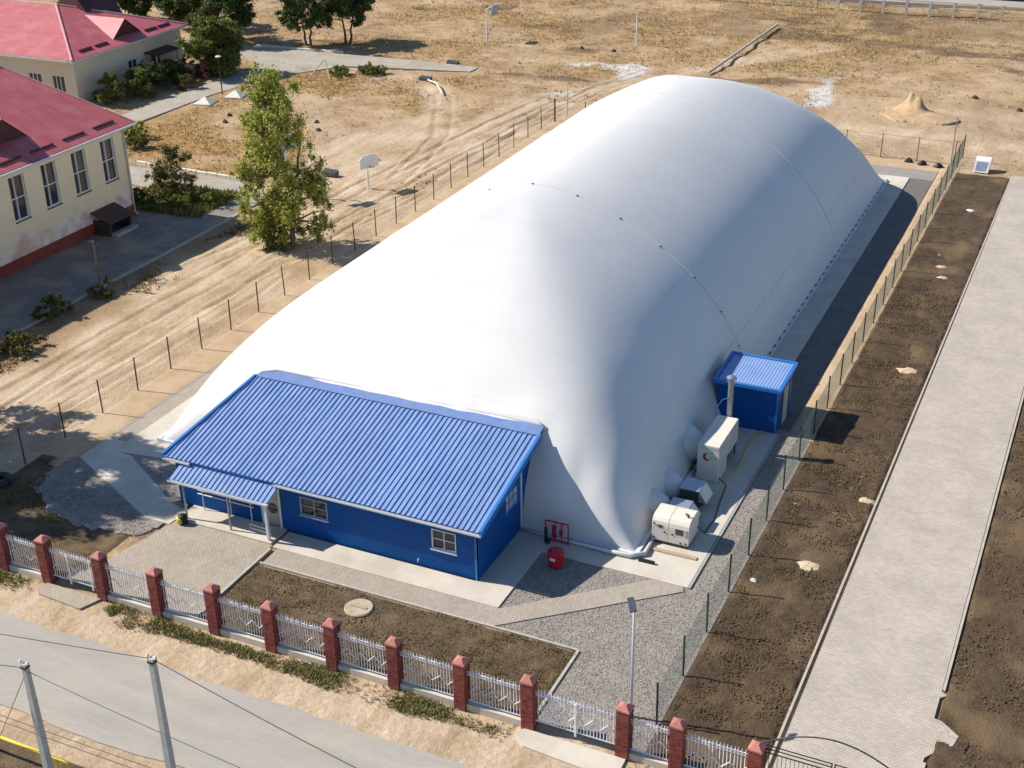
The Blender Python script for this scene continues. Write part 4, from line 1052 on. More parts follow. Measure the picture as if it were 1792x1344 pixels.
# utility poles, wires and the gas pipe by the street
mat('pole_concrete', (0.36,0.36,0.34), (0.46,0.46,0.43), rough=0.85, scale=4, bump=0.003)
mat('wire_black', (0.03,0.03,0.03), rough=0.6); mat('gas_yellow', (0.72,0.5,0.03), rough=0.5, var=0.08)
def upole(x, y, h, label):
    t = thing('utility_pole', (x,y,0), label, 'utility pole', 'concrete utility poles along the street')
    b = MB(); a, c = 0.13, 0.085
    b.hexa([(x-a,y-a,-0.3),(x+a,y-a,-0.3),(x+a,y+a,-0.3),(x-a,y+a,-0.3),(x-c,y-c,h),(x+c,y-c,h),(x+c,y+c,h),(x-c,y+c,h)])
    b.build('shaft','pole_concrete',t)
    MB().box(x-0.12,x+0.1,y-0.11,y+0.11,h-0.16,h-0.1).build('strap','dark_steel',t)
    for d in (-0.16,0.14):
        i_ = MB().tube((x+d,y,h-0.12),(x+d,y,h+0.02),0.015,k=6).build('pin','dark_steel',t)
        MB().lathe((x+d,y,h-0.02),[(0.03,0),(0.05,0.03),(0.04,0.07),(0.05,0.1),(0.02,0.13)],10).build('insulator','white_frame',t)
    return t
upole(-28.4,23.5,5.5,'shorter concrete utility pole at the lower left, yellow pipe beside it')
upole(-23.85,24.3,6.6,'taller concrete utility pole at the lower left over the street')
def wire(p, q, sag, label, r=0.012):
    p = Vector(p); q = Vector(q); n = 18
    pts = [p.lerp(q, i/n)-Vector((0,0,4*sag*(i/n)*(1-i/n))) for i in range(n+1)]
    o = MB().path([tuple(v) for v in pts], r, 5).build('overhead_wire','wire_black',loc=tuple(p))
    tag(o, label, 'wire', 'overhead wires')
wire((-23.95,24.3,6.55),(-35.78,22.58,6.25),0.05,'wire leaving the taller pole towards the left edge')
wire((-23.75,24.3,6.55),(-10.78,22.2,6.4),0.15,'wire leaving the taller pole towards the lower right',0.016)
wire((-28.5,23.5,5.3),(-35.42,21.98,5.2),0.04,'wire leaving the shorter pole towards the left edge')
wire((-28.3,23.5,5.2),(-14.23,22.32,5.2),0.12,'wire from the shorter pole passing the taller one')
wire((-33.15,22.09,4.6),(-14.26,22.32,4.6),0.12,'upper wire of the low double line at the bottom left')
wire((-32.96,21.92,4.6),(-14.14,22.11,4.6),0.16,'lower wire of the low double line at the bottom left')
wire((-28.5,23.5,5.0),(-31.2,24.1,0.9),0.0,'thin stay wire slanting down from the shorter pole')
gp = thing('gas_pipe', (-29,24.2,0), 'yellow gas pipe on a short post at the lower left corner', 'pipe')
MB().path([(-36,24.2,0.93),(-28.4,24.18,0.9),(-28.2,24.18,0.85),(-28.1,24.18,0.4),(-28.1,24.18,0.0)],0.055,10).build('pipe','gas_yellow',gp,smooth=True)
MB().tube((-28.75,24.2,0),(-28.75,24.2,0.86),0.04).build('support','gas_yellow',gp)
rough_sheet('verge_soil', -45, 10, 20.0, 24.9, 0.25, 0.0, 0.06, 1.2, 141, 'soil_brown')

# ------------------------------------------------------------------ school with the red roof
mat('red_roof', (0.36,0.075,0.08), (0.43,0.11,0.113), rough=0.5, scale=0.6, spec=0.4, bump=0.01, bscale=3.0, patch=(0.52,0.2,0.2), patch_scale=0.7, patch_amt=0.35, stretch=(0.5,3.0,1))
mat('red_dark', (0.055,0.01,0.014), rough=0.6, var=0.15); mat('roof_ridge', (0.5,0.28,0.25), rough=0.6, var=0.15)
mat('plinth_red', (0.23,0.045,0.035), rough=0.85, var=0.2, scale=2); mat('fascia', (0.5,0.5,0.49), rough=0.6, var=0.1)
mat('brown_sheet', (0.06,0.035,0.03), rough=0.6, var=0.2)
def plaster(name, c, worn):
    mt = mat(name, tuple(x*0.93 for x in c), c, rough=0.9, scale=0.8, bump=0.004, bscale=20)
    N = mt.node_tree.nodes; L = mt.node_tree.links; b = N["Principled BSDF"]
    src = b.inputs['Base Color'].links[0].from_socket
    tc = N.new("ShaderNodeTexCoord"); sx = N.new("ShaderNodeSeparateXYZ"); L.new(tc.outputs['Object'], sx.inputs[0])
    no = N.new("ShaderNodeTexNoise"); no.inputs['Scale'].default_value = 0.7; no.inputs['Detail'].default_value = 8; L.new(tc.outputs['Object'], no.inputs['Vector'])
    mr = N.new("ShaderNodeMapRange"); mr.inputs[1].default_value = 3.4; mr.inputs[2].default_value = 0.8; mr.inputs[3].default_value = -0.25; mr.inputs[4].default_value = 0.42
    L.new(sx.outputs[2], mr.inputs[0])
    ad = N.new("ShaderNodeMath"); ad.operation = 'ADD'; L.new(no.outputs['Fac'], ad.inputs[0]); L.new(mr.outputs[0], ad.inputs[1])
    cl = N.new("ShaderNodeMapRange"); cl.inputs[1].default_value = 0.62; cl.inputs[2].default_value = 0.8; L.new(ad.outputs[0], cl.inputs[0])
    n2 = N.new("ShaderNodeTexNoise"); n2.inputs['Scale'].default_value = 1.3; n2.inputs['Detail'].default_value = 5; L.new(tc.outputs['Object'], n2.inputs['Vector'])
    rp = N.new("ShaderNodeValToRGB"); rp.color_ramp.elements[0].position = 0.42; rp.color_ramp.elements[1].position = 0.6
    rp.color_ramp.elements[0].color = (*worn[0],1); rp.color_ramp.elements[1].color = (*worn[1],1); L.new(n2.outputs['Fac'], rp.inputs[0])
    mx = N.new("ShaderNodeMix"); mx.data_type = 'RGBA'; L.new(cl.outputs[0], mx.inputs[0]); L.new(src, mx.inputs[6]); L.new(rp.outputs[0], mx.inputs[7])
    L.new(mx.outputs[2], b.inputs['Base Color'])
plaster('yellow_plaster', (0.76,0.65,0.44), ((0.6,0.4,0.31),(0.74,0.66,0.6)))
plaster('cream_plaster', (0.62,0.55,0.4), ((0.62,0.55,0.4),(0.6,0.53,0.39)))
sc = thing('school_building', (-71,59,0), 'yellow plastered school with a red metal hip roof and tall windows', 'building')
WX, SY0, SY1, WZ = -63.6, 46.9, 70.72, 6.55
wins = [(a, a+1.35, 3.1, 6.08) for a in (47.8,50.7,53.6,56.55,59.6,62.5,65.35,68.25)]
b = MB()
wall_holes(b, 'x', WX, SY0, SY1, 0.8, WZ, wins, 0.25, 1)
b.quad((WX,SY1,0),(-78.6,SY1,0),(-78.6,SY1,WZ),(WX,SY1,WZ)); b.quad((WX,SY0,0),(-78.6,SY0,0),(-78.6,SY0,WZ),(WX,SY0,WZ)); b.quad((-78.6,SY0,0),(-78.6,SY1,0),(-78.6,SY1,WZ),(-78.6,SY0,WZ))
b.build('wall','yellow_plaster',sc)
MB().box(-78.65,WX+0.05,SY0-0.05,SY1+0.05,-0.1,0.8).build('plinth','plinth_red',sc)
for w in wins:
    o = window(sc, 'x', WX, 1, *w, set_in=0.22, fw=0.08, mull=(0.36,), trans=(0.5,), proud=-0.10, sill=False)
    MB().box(WX-0.2,WX+0.06,w[0]-0.04,w[1]+0.04,w[2]-0.06,w[2]-0.003).build('sill','brown_sheet',o)
EX, EY0, EY1, EZ = -62.95, 46.2, 71.35, 6.72
RXg, RZ_, RYa, RYb = -72.0, 10.35, 48.6, 68.9
b = MB()
A=(EX,EY0,EZ); B=(EX,EY1,EZ); C=(-81.05,EY1,EZ); D=(-81.05,EY0,EZ); E1=(RXg,RYa,RZ_); E2=(RXg,RYb,RZ_)
b.quad(A,B,E2,E1); b.tri(B,C,E2); b.quad(C,D,E1,E2); b.tri(D,A,E1)
roof = b.build('roof','red_roof',sc)
b = MB(); 
for p, q in ((A,E1),(B,E2),(C,E2),(D,E1),(E1,E2)): b.tube(p, q, 0.07, k=6)
b.build('ridge_cap','roof_ridge',roof)
b = MB(); b.box(WX,EX+0.06,EY0,EY1,EZ-0.2,EZ-0.03).box(-78.6,WX,SY1,EY1+0.06,EZ-0.2,EZ-0.03); b.build('soffit','fascia',sc)
b = MB(); b.box(EX+0.062,EX+0.16,EY0,EY1,EZ-0.14,EZ-0.02); b.build('gutter','fascia',roof)
slope = (RZ_-EZ)/(EX-RXg)
b = MB()
for y in np.arange(EY0+0.3, EY1-0.1, 0.55):
    f = min(1.0, (y-EY0)/(RYa-EY0), (EY1-y)/(EY1-RYb))
    b.tube((EX-0.02,y,EZ+0.012), (EX+(RXg-EX)*f, y, EZ+(RZ_-EZ)*f+0.012), 0.016, k=4)
b.build('standing_seam','red_roof',roof,kind='stuff')
sg = MB().hexa([(-0.05,0,-0.02),(0.05,0,-0.06),(0.05,2.05,-0.06),(-0.05,2.05,-0.02),(-0.05,0,0.09),(0.05,0,0.06),(0.05,2.05,0.06),(-0.05,2.05,0.09)]).mesh('snow_guard', MATS['red_dark'])
for k in range(8): inst('snow_guard', sg, roof, (EX-0.75-sc.location.x, 47.3+k*2.95-sc.location.y, EZ+0.75*slope+0.03))
# dormer
def dormer(parent, x_face, y0, y1, z0, rise, back, sign=1, mt='red_roof'):
    ym = (y0+y1)/2
    b = MB(); b.tri((x_face,y0,z0),(x_face,y1,z0),(x_face,ym,z0+rise)); f = b.build('dormer_face','red_dark',parent)
    b = MB(); b.quad((x_face+0.12,y0-0.1,z0-0.05),(x_face+0.12,ym,z0+rise+0.04),(back,ym,z0+rise+0.04),(back,y0-0.1,z0+0.02)); b.quad((x_face+0.12,y1+0.1,z0-0.05),(x_face+0.12,ym,z0+rise+0.04),(back,ym,z0+rise+0.04),(back,y1+0.1,z0+0.02))
    b.build('dormer_roof',mt,parent)
dormer(sc, -65.3, 59.6, 63.4, EZ+(EX+65.3)*slope*1.0+0.02, 1.55, -68.6)
MB().path([(WX+0.12,SY1-0.12,EZ-0.2),(WX+0.1,SY1-0.1,5.9),(WX+0.1,SY1-0.1,0.25),(WX+0.3,SY1-0.1,0.12)],0.06,8).build('drainpipe','fascia',sc)
hd = thing('cellar_hood', (-62.8,67.4,0), 'small brown metal cellar hood at the foot of the school wall', 'cellar hood')
MB().hexa([(WX+0.06,66.2,1.55),(-61.9,66.2,0.95),(-61.9,68.7,0.95),(WX+0.06,68.7,1.55),(WX+0.06,66.2,1.62),(-61.9,66.2,1.02),(-61.9,68.7,1.02),(WX+0.06,68.7,1.62)]).build('roof','brown_sheet',hd)
MB().box(WX+0.07,-62.1,66.35,66.5,0.02,1.0).build('cheek','brown_sheet',hd); MB().box(WX+0.07,-62.1,68.4,68.55,0.02,1.0).build('cheek','brown_sheet',hd)
MB().box(-62.1,-61.6,66.4,68.6,0.02,0.25).build('step','concrete_grey',hd)

fs = thing('far_school_wing', (-96,101,0), 'cream school wing with a red hip roof and dormer farther back', 'building')
FX, FY0, FY1, FZ = -88.5, 93.2, 108.9, 4.05
fw = [(-97.2,-95.6,0.7,2.5),(-94.2,-92.6,0.7,2.5),(-91.35,-89.85,0.7,2.5),(-100.2,-98.6,0.7,2.5)]
sw_ = [(100.55,101.9,0.75,2.4)]; dw_ = (104.0,105.3,0.06,2.2)
b = MB()
wall_holes(b, 'y', FY0, -116, FX, 0, FZ, fw, 0.15, -1); wall_holes(b, 'x', FX, FY0, FY1, 0, FZ, sw_+[dw_], 0.15, 1)
b.quad((FX,FY1,0),(-116,FY1,0),(-116,FY1,FZ),(FX,FY1,FZ))
b.build('wall','cream_plaster',fs)
for w in fw: window(fs,'y',FY0,-1,*w,set_in=0.13,fw=0.07,mull=(0.33,0.66),trans=(),proud=-0.04,sill=False)
window(fs,'x',FX,1,*sw_[0],set_in=0.13,fw=0.07,proud=-0.04,sill=False)
MB().box(FX-0.13,FX-0.08,dw_[0]+0.01,dw_[1]-0.01,0.07,2.19).build('door','brown_sheet',fs)
MB().hexa([(FX+0.01,103.0,2.55),(FX+1.5,103.0,2.4),(FX+1.5,106.6,2.4),(FX+0.01,106.6,2.55),(FX+0.01,103.0,2.7),(FX+1.5,103.0,2.55),(FX+1.5,106.6,2.55),(FX+0.01,106.6,2.7)]).build('door_canopy','brown_sheet',fs)
b = MB()
for y in (103.15,106.3): b.box(FX+1.25,FX+1.38,y,y+0.13,0,2.41)
b.build('canopy_post','cream_plaster',fs)
ex, ey0, ey1, ez = -87.9, 92.5, 109.5, 4.2
A=(ex,ey0,ez); B=(ex,ey1,ez); AP=(-96.8,101.0,7.1); A2=(-116.6,ey0,ez); B2=(-116.6,ey1,ez); AP2=(-116.6,101.0,7.1)
b = MB(); b.tri(A,B,AP); b.quad(A2,A,AP,AP2); b.quad(B,B2,AP2,AP)
fr = b.build('roof','red_roof',fs)
b = MB()
for p, q in ((A,AP),(B,AP),(AP,AP2)): b.tube(p,q,0.11,k=6)
b.build('ridge_cap','roof_ridge',fr)
b = MB(); b.box(FX,ex+0.05,ey0,ey1,ez-0.2,ez-0.03).box(-116.6,FX,ey0-0.05,FY0,ez-0.2,ez-0.03); b.build('soffit','fascia',fr)
fsl = (7.1-4.2)/(96.8-87.9)
for (ya, yb) in ((94.6,96.3),(96.8,98.5),(104.0,105.7),(106.0,107.7)):
    MB().hexa([(-88.9,ya,ez+1.0*fsl+.02),(-88.7,ya,ez+0.8*fsl+.02),(-88.7,yb,ez+0.8*fsl+.02),(-88.9,yb,ez+1.0*fsl+.02),(-88.9,ya,ez+1.0*fsl+.16),(-88.7,ya,ez+0.8*fsl+.12),(-88.7,yb,ez+0.8*fsl+.12),(-88.9,yb,ez+1.0*fsl+.16)]).build('snow_guard','red_dark',fr)
dormer(fs, -89.2, 99.7, 103.6, ez+1.3*fsl+0.02, 1.5, -94.2)
b = MB(); b.tri((-110.5,96.0,5.42),(-106.5,96.0,5.42),(-108.5,96.0,6.8)); b.build('dormer_face','red_dark',fs)
b = MB().quad((-110.6,95.9,5.4),(-108.5,95.9,6.85),(-108.5,100.6,6.85),(-110.6,99.5,5.6)).quad((-106.4,95.9,5.4),(-108.5,95.9,6.85),(-108.5,100.6,6.85),(-106.4,99.5,5.6)); b.build('dormer_roof','red_roof',fs)
MB().box(-95.6,-95.2,107.0,107.4,5.0,6.2).build('vent_stack','red_dark',fs)
MB().hexa([(-98.6,102.2,6.3),(-94.2,102.2,6.3),(-94.2,107.5,5.0),(-98.6,107.5,5.0),(-96.5,102.6,8.3),(-96.3,102.6,8.3),(-96.3,107.5,8.3),(-96.5,107.5,8.3)]).build('rear_dormer','red_dark',fs)

# ------------------------------------------------------------------ vegetation
def leaf_mat(name, c, c2, tr=0.25):
    mt = mat(name, c, c2, rough=0.6, scale=1.3, spec=0.25, attr='tint')
    N = mt.node_tree.nodes; L = mt.node_tree.links; b = N["Principled BSDF"]
    t = N.new("ShaderNodeBsdfTranslucent"); mx = N.new("ShaderNodeMixShader"); mx.inputs[0].default_value = tr
    L.new(b.inputs['Base Color'].links[0].from_socket, t.inputs[0]); out = N["Material Output"]
    L.new(b.outputs[0], mx.inputs[1]); L.new(t.outputs[0], mx.inputs[2]); L.new(mx.outputs[0], out.inputs[0])
    return mt
leaf_mat('leaf_bright', (0.22,0.285,0.055), (0.40,0.40,0.105), 0.5); leaf_mat('leaf_dark', (0.05,0.08,0.022), (0.1,0.135,0.036))
leaf_mat('leaf_mid', (0.10,0.13,0.028), (0.18,0.2,0.05), 0.4); leaf_mat('leaf_red', (0.16,0.06,0.045), (0.24,0.10,0.07)); leaf_mat('leaf_olive', (0.10,0.10,0.03), (0.17,0.15,0.05))
mat('bark', (0.09,0.07,0.05), (0.16,0.13,0.10), rough=0.95, scale=6, bump=0.01, bscale=12)
def leaf_mesh(name, pts, size, mt, seed, tint_var=0.35, droop=0.0):
    r = np.random.default_rng(seed); n = len(pts)
    u = r.normal(size=(n,3)); u /= np.linalg.norm(u, axis=1)[:,None]; w = r.normal(size=(n,3)); w[:,2] -= droop
    v = np.cross(u, w); v /= np.linalg.norm(v, axis=1)[:,None]+1e-9
    s = size*r.uniform(0.6,1.4,n)[:,None]
    a = pts + u*s; b = pts + v*s*0.55; c = pts - u*s; d = pts - v*s*0.55
    V = np.stack([a,b,c,d],1).reshape(-1,3); F = np.arange(4*n).reshape(n,4)
    t = np.clip(1 + tint_var*r.normal(size=(n,1)), 0.35, 1.9); col4 = np.concatenate([t*np.array([[1.05,1,0.9]]), np.ones((n,1))],1)
    return np_mesh(name, V, F, mt, face_attr=col4)
def clumps(centers, radii, per, seed, squash=0.8):
    r = np.random.default_rng(seed); out = []
    for c, rad in zip(centers, radii):
        n = max(14, int(per*7*rad*rad)); d = r.normal(size=(n,3)); d /= np.linalg.norm(d, axis=1)[:,None]
        d = d*np.abs(r.normal(size=(n,1)))*0.62*rad; d[:,2] *= squash; out.append(np.asarray(c)+d)
    return np.concatenate(out)
def limb(b, p, q, r0, r1, seed, n=5, wob=0.12):
    rr = random.Random(seed); p = Vector(p); q = Vector(q); L = (q-p).length
    pts = [p.lerp(q, i/n) + (Vector((rr.uniform(-1,1),rr.uniform(-1,1),rr.uniform(-.5,.5)))*wob*L*0.5*math.sin(math.pi*i/n)) for i in range(n+1)]
    b.path([tuple(x) for x in pts], [r0+(r1-r0)*i/n for i in range(n+1)], 6); return pts
def tree(name, x, y, h, label, crowns, mt, leaf=0.11, per=170, trunk_r=0.16, seed=1, group=None, squash=0.85, cat='tree', z=0.0, stems=((0,0),), extra=1.0):
    """crowns: list of (dx,dy,z,r) clump centres; limbs are grown from the trunk to every clump"""
    t = thing(name, (x,y,z), label, cat, group); rr = random.Random(seed)
    b = MB(); trunk_top = []
    for si, (sx_, sy_) in enumerate(stems):
        tp = limb(b, (x+sx_*0.3,y+sy_*0.3,z-0.15), (x+sx_,y+sy_,z+h*0.62), trunk_r, trunk_r*0.3, seed+si, 7, 0.08); trunk_top.append(tp)
    small_c, small_r = [], []
    for i, (dx,dy,dz,r) in enumerate(crowns):
        c = Vector((x+dx,y+dy,z+dz)); tp = min(trunk_top, key=lambda p: (p[-1]-c).length)
        st = min(tp[1:], key=lambda p: (p-c).length + max(0,(p.z-c.z))*1.5 + (0.6 if p.z < z+0.8 else 0))
        limb(b, st, c, trunk_r*0.36, trunk_r*0.1, seed+40+i, 4, 0.15)
        k = max(5, int(9*r*extra))
        for q in range(k):
            d = Vector((rr.gauss(0,1),rr.gauss(0,1),rr.gauss(0,1))).normalized()*r*rr.uniform(0.35,1.0); d.z *= squash
            e = c + d; small_c.append(tuple(e)); small_r.append(r*rr.uniform(0.28,0.52))
            if q % 2 == 0: limb(b, c, e, trunk_r*0.11, trunk_r*0.03, seed+100+i*13+q, 3, 0.12)
    b.build('trunk','bark',t)
    pts = clumps(small_c, small_r, per, seed+5, squash) - np.array([x,y,z]); pts[:,2] = np.maximum(pts[:,2], 0.03)
    o = link_mesh('crown', leaf_mesh('crown', pts, leaf, MATS[mt], seed+9), t)
    return t
# big leafy tree by the lane
cr = []
rr = random.Random(3)
for i in range(17):
    zz = 1.0 + 10.0*(i/16); wd = 2.3*math.sin(math.pi*min(1,(zz+1.0)/12.8))**0.7 + 0.35
    for k in range(4):
        a = rr.uniform(0, 2*math.pi); d = wd*rr.uniform(0.35,1.0)
        cr.append((d*math.cos(a)-0.12*zz*0.45+0.1, d*math.sin(a)*0.9, zz+rr.uniform(-.4,.4), rr.uniform(0.6,1.05)))
for k in range(10): cr.append((2.1+rr.uniform(-.5,.9), 0.7+rr.uniform(-.7,.7), 1.4+rr.uniform(0,4.6), rr.uniform(0.55,0.9)))
tree('leafy_tree', -50.1, 69.7, 11.4, 'tall bright green leafy tree by the sandy lane left of the dome', cr, 'leaf_bright', leaf=0.085, per=140, trunk_r=0.2, seed=21, squash=1.45, stems=((0,0),(-0.9,0.3),(1.6,0.6)))
def round_crown(R, H0, H1, n, seed, flat=1.0):
    r = random.Random(seed); out = []
    for i in range(n):
        u = r.random(); z = H0+(H1-H0)*u; w = R*math.sqrt(max(0.05, 1-(2*u-0.9)**2*0.9)); a = r.uniform(0,2*math.pi); d = w*r.random()**0.5
        out.append((d*math.cos(a), d*math.sin(a)*flat, z, R*r.uniform(0.24,0.4)))
    return out
tree('round_tree', -81.6,121.4,5.6,'left of the pair of dark round trees beyond the pale lane',round_crown(2.9,2.4,6.2,26,1),'leaf_dark',leaf=0.11,per=210,trunk_r=0.17,seed=31,group='dark trees at the top of the field',stems=((-0.7,0),(0.6,0.2)))
tree('round_tree', -78.4,124.2,5.4,'right of the pair of dark round trees beyond the pale lane',round_crown(2.9,2.3,5.6,24,2),'leaf_dark',leaf=0.11,per=210,trunk_r=0.17,seed=33,group='dark trees at the top of the field',stems=((-0.5,0),(0.9,0.2)))
tree('bushy_tree', -92.0,119.5,6,'dark bushy tree right behind the far school roof',round_crown(3.5,1.5,6.4,26,3),'leaf_dark',leaf=0.12,per=200,trunk_r=0.2,seed=35,group='dark trees behind the far school')
tree('bushy_tree', -99.5,125.0,6,'dark bushy tree over the middle of the far school roof',round_crown(3.6,1.5,6.2,24,4),'leaf_dark',leaf=0.12,per=200,trunk_r=0.2,seed=37,group='dark trees behind the far school')
tree('bushy_tree', -108.0,127.0,6,'dark bushy tree at the top left corner behind the roof',round_crown(3.6,1.5,6.2,24,44),'leaf_dark',leaf=0.16,per=180,trunk_r=0.2,seed=38,group='dark trees behind the far school')
tree('bushy_tree', -83.5,107.2,5.0,'large dense dark bush-like tree at the bend of the school lane',round_crown(3.2,0.7,5.0,34,5),'leaf_mid',leaf=0.11,per=220,trunk_r=0.2,seed=39)
def shrub(x, y, R, h, label, mt, seed, group='shrubs round the school', leaf=0.08, per=230, n=18, name='shrub'):
    return tree(name, x, y, h, label, round_crown(R,0.15,h,n,seed), mt, leaf=leaf, per=per, trunk_r=0.05, seed=seed+300, group=group, cat='shrub', z=float(ground_z(x,y)), stems=((0.2,0),(-0.2,0.1)))
shrub(-50.6,69.2,1.5,2.4,'dense green bush at the foot of the tall leafy tree','leaf_mid',73,group='shrubs round the school',n=22)
shrub(-86.2,95.4,2.0,2.2,'green shrub at the near corner of the far school wing','leaf_mid',51)
shrub(-85.4,98.0,2.0,2.2,'second green shrub along the far school wing','leaf_mid',52)
shrub(-85.6,100.4,1.8,2.4,'dark shrub below the window of the far school wing','leaf_dark',53)
shrub(-85.4,103.0,1.8,1.9,'dark shrub left of the school door path','leaf_dark',54)
shrub(-84.6,105.4,1.9,2.8,'russet shrub with reddish leaves before the school door','leaf_red',55)
shrub(-82.6,101.5,1.2,1.2,'low olive shrub at the edge of the school lane','leaf_olive',56)
shrub(-63.0,74.6,2.1,3.7,'airy olive shrub on a thin stem past the school corner','leaf_olive',57,per=150,n=26)
shrub(-61.4,73.4,1.5,0.9,'low green clump beneath the airy shrub past the school corner','leaf_mid',58)
shrub(-59.9,75.0,1.0,0.7,'small yellow-green clump at the path corner','leaf_bright',59)
shrub(-76.5,86.3,1.6,1.2,'low bright shrub peeking past the red roof corner','leaf_bright',60)
shrub(-74.5,84.2,1.2,0.9,'low green shrub beside the side path','leaf_mid',61)
shrub(-64.6,72.3,0.9,1.2,'dark shrub tucked behind the school corner','leaf_dark',62)
shrub(-56.3,54.2,1.1,1.3,'dark weed clump on the kerb in the school shadow','leaf_dark',63)
shrub(-55.6,57.9,0.9,0.8,'weedy clump at the foot of the wooden pole','leaf_olive',64)
shrub(-54.8,49.8,1.2,0.8,'low weed clump at the left edge in the school shadow','leaf_olive',65)
shrub(-28.6,23.0,1.2,0.7,'green weed clump at the foot of the shorter utility pole','leaf_mid',66)
shrub(-69.2,113.6,1.4,0.7,'low green weed patch at the bend of the lane','leaf_mid',67)
shrub(-71.5,111.6,1.2,0.6,'low weed patch left of the bend of the lane','leaf_mid',68)
sheet('corner_bed', ragged([(-64.0,71.6),(-60.2,71.8),(-59.0,74.0),(-59.6,76.2),(-62.8,77.2),(-66.0,77.4),(-66.5,72.2)]), 0.09, 'soil_brown', thick=0.2)
# trees beside the street, left of the picture, that shade the yard
tree('street_tree', -55.2,36.6,13,'leafy street tree left of the yard',round_crown(4.0,5.0,14.5,40,71)+[(2,0.6,12,1.2)],'leaf_mid',leaf=0.14,per=85,trunk_r=0.24,seed=401,group='street trees beside the yard')
tree('street_tree', -57.0,39.6,11,'leafy street tree behind the first one left of the yard',round_crown(3.4,5.0,13.0,32,72),'leaf_mid',leaf=0.14,per=80,trunk_r=0.22,seed=403,group='street trees beside the yard')

# grass and weeds that nobody could count
def tufts(name, n, area, mask, size, colors, seed, label, cat='grass', zf=None, blades=4, lay=0.6):
    r = np.random.default_rng(seed); x0,x1,y0,y1 = area
    x = r.uniform(x0,x1,n*4); y = r.uniform(y0,y1,n*4); k = r.random(n*4) < mask(x,y); x, y = x[k][:n], y[k][:n]; m_ = len(x)
    z = zf(x,y) if zf else np.zeros(m_)
    sz = size*r.uniform(0.5,1.5,m_)
    V = []; T = []
    ci = r.integers(0,len(colors),m_); base = np.array(colors)[ci]*r.uniform(0.75,1.25,(m_,1))
    for _ in range(blades):
        a = r.uniform(0,2*math.pi,m_); o = r.normal(size=(m_,2))*sz[:,None]*0.45; w = sz*0.16
        bx, by = x+o[:,0], y+o[:,1]; lx, ly = np.cos(a), np.sin(a)
        p0 = np.stack([bx-ly*w, by+lx*w, z-0.02],1); p1 = np.stack([bx+ly*w, by-lx*w, z-0.02],1)
        p2 = np.stack([bx+lx*sz*lay, by+ly*sz*lay, z+sz*r.uniform(0.4,1.0,m_)],1)
        V.append(np.stack([p0,p1,p2],1)); T.append(np.concatenate([base*r.uniform(0.85,1.15,(m_,1)), np.ones((m_,1))],1))
    V = np.stack(V,1).reshape(-1,3); F = np.arange(len(V)).reshape(-1,3); T = np.stack(T,1).reshape(-1,4)
    o = link_mesh(name, np_mesh(name, V, F, MATS['dry_grass'], face_attr=T)); tag(o, label, cat, kind='stuff'); return o
def zmask(ch, g=1.0):
    def f(x, y):
        i = np.clip(np.searchsorted(gx, x)-1,0,len(gx)-2); j = np.clip(np.searchsorted(gy, y)-1,0,len(gy)-2)
        v = zone[i,j]; return np.clip(v[:,ch]*g + 0.12,0,1)*(1-np.clip(v[:,0]*1.15,0,1))
    return f
paved = lambda x, y: ((x < -56.4) & (x > -64) & (y < 76)) | ((x > -83.5) & (x < -77.5) & (y > 85.5) & (y < 112)) | ((y > 114.6) & (y < 119.8) & (x < -60)) | ((y > 76) & (y < 80.3) & (x < -57)) | ((x < -88) & (y > 93) & (y < 110)) | ((x > -46) & (y < 104.6))
def fieldmask(ch, g):
    q = zmask(ch, g); return lambda x, y: q(x,y)*(~paved(x,y))
tufts('dry_grass', 46000, (-110,20,76,172), fieldmask(1,1.0), 0.17, [(0.43,0.31,0.155),(0.5,0.38,0.21),(0.37,0.26,0.13),(0.4,0.32,0.17)], 501, 'golden dry grass over the open field', zf=ground_z)
tufts('field_weeds', 3000, (-95,20,84,170), lambda x,y: (vnoise(x,y,4.0,91)>0.8)*1.0*(~paved(x,y)), 0.22, [(0.2,0.16,0.06),(0.26,0.2,0.08),(0.17,0.13,0.07)], 503, 'dark weeds scattered through the field', 'weeds', zf=ground_z)
tufts('green_patches', 5000, (-75,10,106,155), lambda x,y: (np.exp(-(((x+16)/9)**2+((y-147)/3)**2))+np.exp(-(((x+30)/5)**2+((y-131)/3)**2))+np.exp(-(((x+69)/4)**2+((y-112)/1.6)**2)))*(~paved(x,y)), 0.16, [(0.15,0.16,0.04),(0.2,0.19,0.06)], 505, 'faint green patches of grass far out in the field', zf=ground_z)
tufts('lane_weeds', 3500, (-57,-45.5,38,74), lambda x,y: np.clip(1-np.abs(x+54.5)/1.6,0,1)*sstep(0.4,0.6,vnoise(x,y,3,93)), 0.2, [(0.2,0.15,0.05),(0.13,0.12,0.04)], 507, 'dry weeds along the drive kerb in the school shadow', 'weeds', zf=ground_z)
def vergemask(x, y):
    m = sstep(0.3,0.6,fbm(x,y,1.1,95,4))*np.maximum(0.08, np.maximum(sstep(-34.6,-33.4,x)*(1-sstep(-23.4,-22.2,x)), np.maximum(sstep(-20.8,-19.8,x)*(1-sstep(-16.9,-15.9,x)), 1-sstep(-38.6,-37.6,x))))*(0.35+0.65*sstep(0.3,0.6,vnoise(x,y,1.6,96)))*np.clip(1-np.abs(y-32.35)/(0.35+0.5*vnoise(x,x*0,2.5,97)),0,1)**0.6
    gap = ((x>-15.8)&(x<-11.4))|((x>-37.5)&(x<-34.2)); return m*(~gap)
tufts('verge_weeds', 9500, (-44,-6.5,31.4,32.85), vergemask, 0.09, [(0.12,0.15,0.035),(0.18,0.2,0.055),(0.3,0.24,0.1),(0.1,0.13,0.035),(0.42,0.33,0.18),(0.3,0.25,0.08),(0.36,0.27,0.12)], 509, 'green weeds at the foot of the street fence', 'weeds', blades=5)
